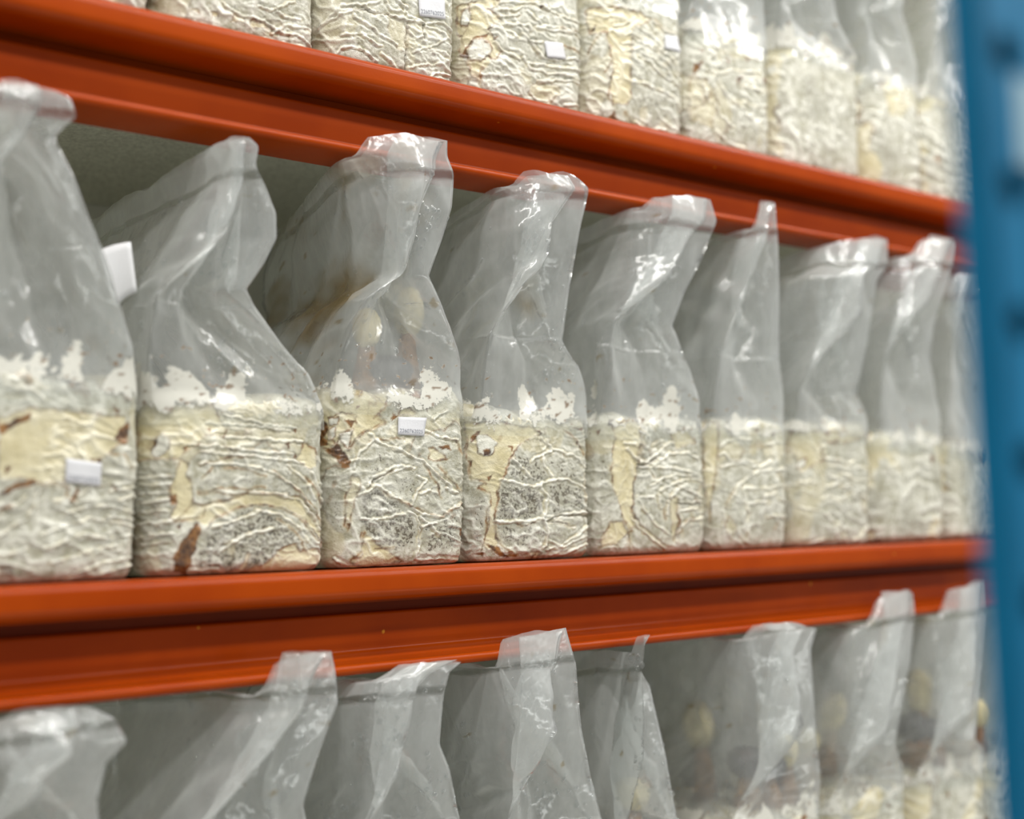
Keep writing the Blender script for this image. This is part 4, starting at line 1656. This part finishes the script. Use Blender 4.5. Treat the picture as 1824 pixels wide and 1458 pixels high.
r, b = grow_bag('lower', .772, .142, .15, 'lower shelf grow bag beaded with large water drops, limp fin just reaching the beam', [
    ('m', -.002, .02, -.003, .066, .01, 0, 0), (820, 1458, -.010, .052, .025, .004, 0), (801, 1370, -.020, .036, .04, .02, .004), (783, 1325, -.026, .026, .045, .03, .006), (790, 1235, -.036, .020, .05, .05, .006), (801, 1190, -.042, .010, .05, .06, .006), (822, 1173, -.044, .002, .05, .07, .006)],
    223, drops=260, fil=FH, droop=.025, bx=-.02, **LO)
r, b = grow_bag('lower', .932, .148, .155, 'lower shelf grow bag with broad flat seam-banded fin rising before the beam', [
    ('m', -.001, .012, -.003, .069, .01, 0, 0), (1070, 1458, -.008, .058, .02, .004, 0), (1056, 1395, -.014, .048, .03, .01, .002), (1036, 1300, -.024, .036, .045, .03, .004), (1029, 1230, -.034, .024, .05, .06, .006), (1026, 1180, -.040, .012, .05, .08, .006), (1008, 1121, -.047, .002, .05, .085, .006)],
    227, drops=200, fil=FH, droop=.03, bx=-.01, **LO)
r, b = grow_bag('lower', 1.085, .138, .138, 'lower shelf grow bag with thin hooked tip bending right below the beam', [
    ('m', -.004, .012, -.004, .062, .01, 0, 0), (1206, 1458, -.012, .046, .03, .004, 0), (1196, 1400, -.018, .040, .04, .01, .002), (1184, 1335, -.026, .030, .045, .02, .004), (1157, 1220, -.036, .012, .05, .03, .006), (1131, 1178, -.042, .006, .04, .02, .006), (1158, 1134, -.046, .002, .03, .02, .006)],
    229, drops=160, fil=FH, droop=.03, bx=-.03, **LO)
mushroom(r, (.0, .06, .132), (.1, -.1, 1), .070, .014, 12, rc=.02)
r, b = grow_bag('lower', 1.250, .150, .15, 'lower shelf grow bag with dark mushroom cluster and one white bud behind clear film', [
    ('m', -.001, .012, -.003, .069, .01, 0, 0), (1458, 1458, -.006, .062, .02, .004, 0), (1456, 1330, -.018, .044, .04, .02, .004), (1448, 1220, -.032, .026, .05, .05, .006), (1444, 1155, -.040, .014, .05, .07, .006), (1456, 1118, -.044, .010, .05, .085, .006), (1408, 1107, -.046, .002, .04, .06, .006)],
    233, drops=90, fil=(150, 120), droop=.02, bx=-.05, stain=-.4, **LO)
mushroom(r, (-.002, .034, .146), (-.05, -.02, 1), .070, .014, 14, True, rc=.022)
mushroom(r, (.026, .030, .146), (-.05, -.02, 1), .062, .014, 15, True, rc=.022)
mushroom(r, (.048, .024, .146), (-.06, -.05, 1), .078, .011, 16, rc=.014)
mushroom(r, (-.005, .09, .146), (-.1, 0, 1), .115, .012, 17, rc=.017)
r, b = grow_bag('lower', 1.405, .143, .15, 'lower shelf grow bag with tall trapezoid fin and small round bud low left', [
    ('m', -.004, .012, -.003, .064, .01, 0, 0), (1614, 1458, -.008, .056, .02, .004, 0), (1595, 1325, -.020, .040, .04, .02, .004), (1608, 1250, -.030, .028, .05, .05, .006), (1621, 1180, -.038, .016, .05, .07, .006), (1630, 1090, -.045, .004, .05, .08, .006), (1625, 1050, -.047, .002, .05, .06, .006)],
    239, drops=50, fil=(150, 120), droop=.035, bx=-.02, **LO)
mushroom(r, (-.045, .05, .148), (-.05, -.1, 1), .075, .011, 18, rc=.016)
mushroom(r, (.030, .08, .148), (.1, -.1, 1), .105, .011, 19, rc=.018)
r, b = grow_bag('lower', 1.575, .150, .155, 'lower shelf grow bag beside the blue upright, knobbly cream mushrooms over dark caps', [
    ('m', -.001, .012, -.003, .069, .01, 0, 0), (1757, 1380, -.008, .058, .02, .004, 0), (1738, 1318, -.016, .046, .03, .01, .002), (1752, 1180, -.032, .026, .05, .05, .006), (1761, 1095, -.044, .008, .05, .08, .006), (1757, 1038, -.047, .002, .05, .08, .006)],
    241, drops=30, fil=(150, 120), droop=.03, bx=-.02, **LO)
mushroom(r, (-.004, .040, .15), (-.02, -.05, 1), .120, .012, 21, rc=.016)
mushroom(r, (.030, .07, .15), (.2, -.1, 1), .085, .015, 22, rc=.02)
mushroom(r, (-.022, .035, .15), (-.03, -.02, 1), .068, .014, 23, True, rc=.022)
mushroom(r, (.012, .032, .15), (.0, -.02, 1), .060, .014, 24, True, rc=.022)
r, b = grow_bag('lower', 1.727, .143, .15, 'last grow bag on lower shelf, small buds at the blurred edge of the blue upright', gen(29), 251, drops=0, fil=(110, 90), droop=.04, **LO)
mushroom(r, (-.045, .03, .148), (-.1, -.1, 1), .075, .011, 31, rc=.014)
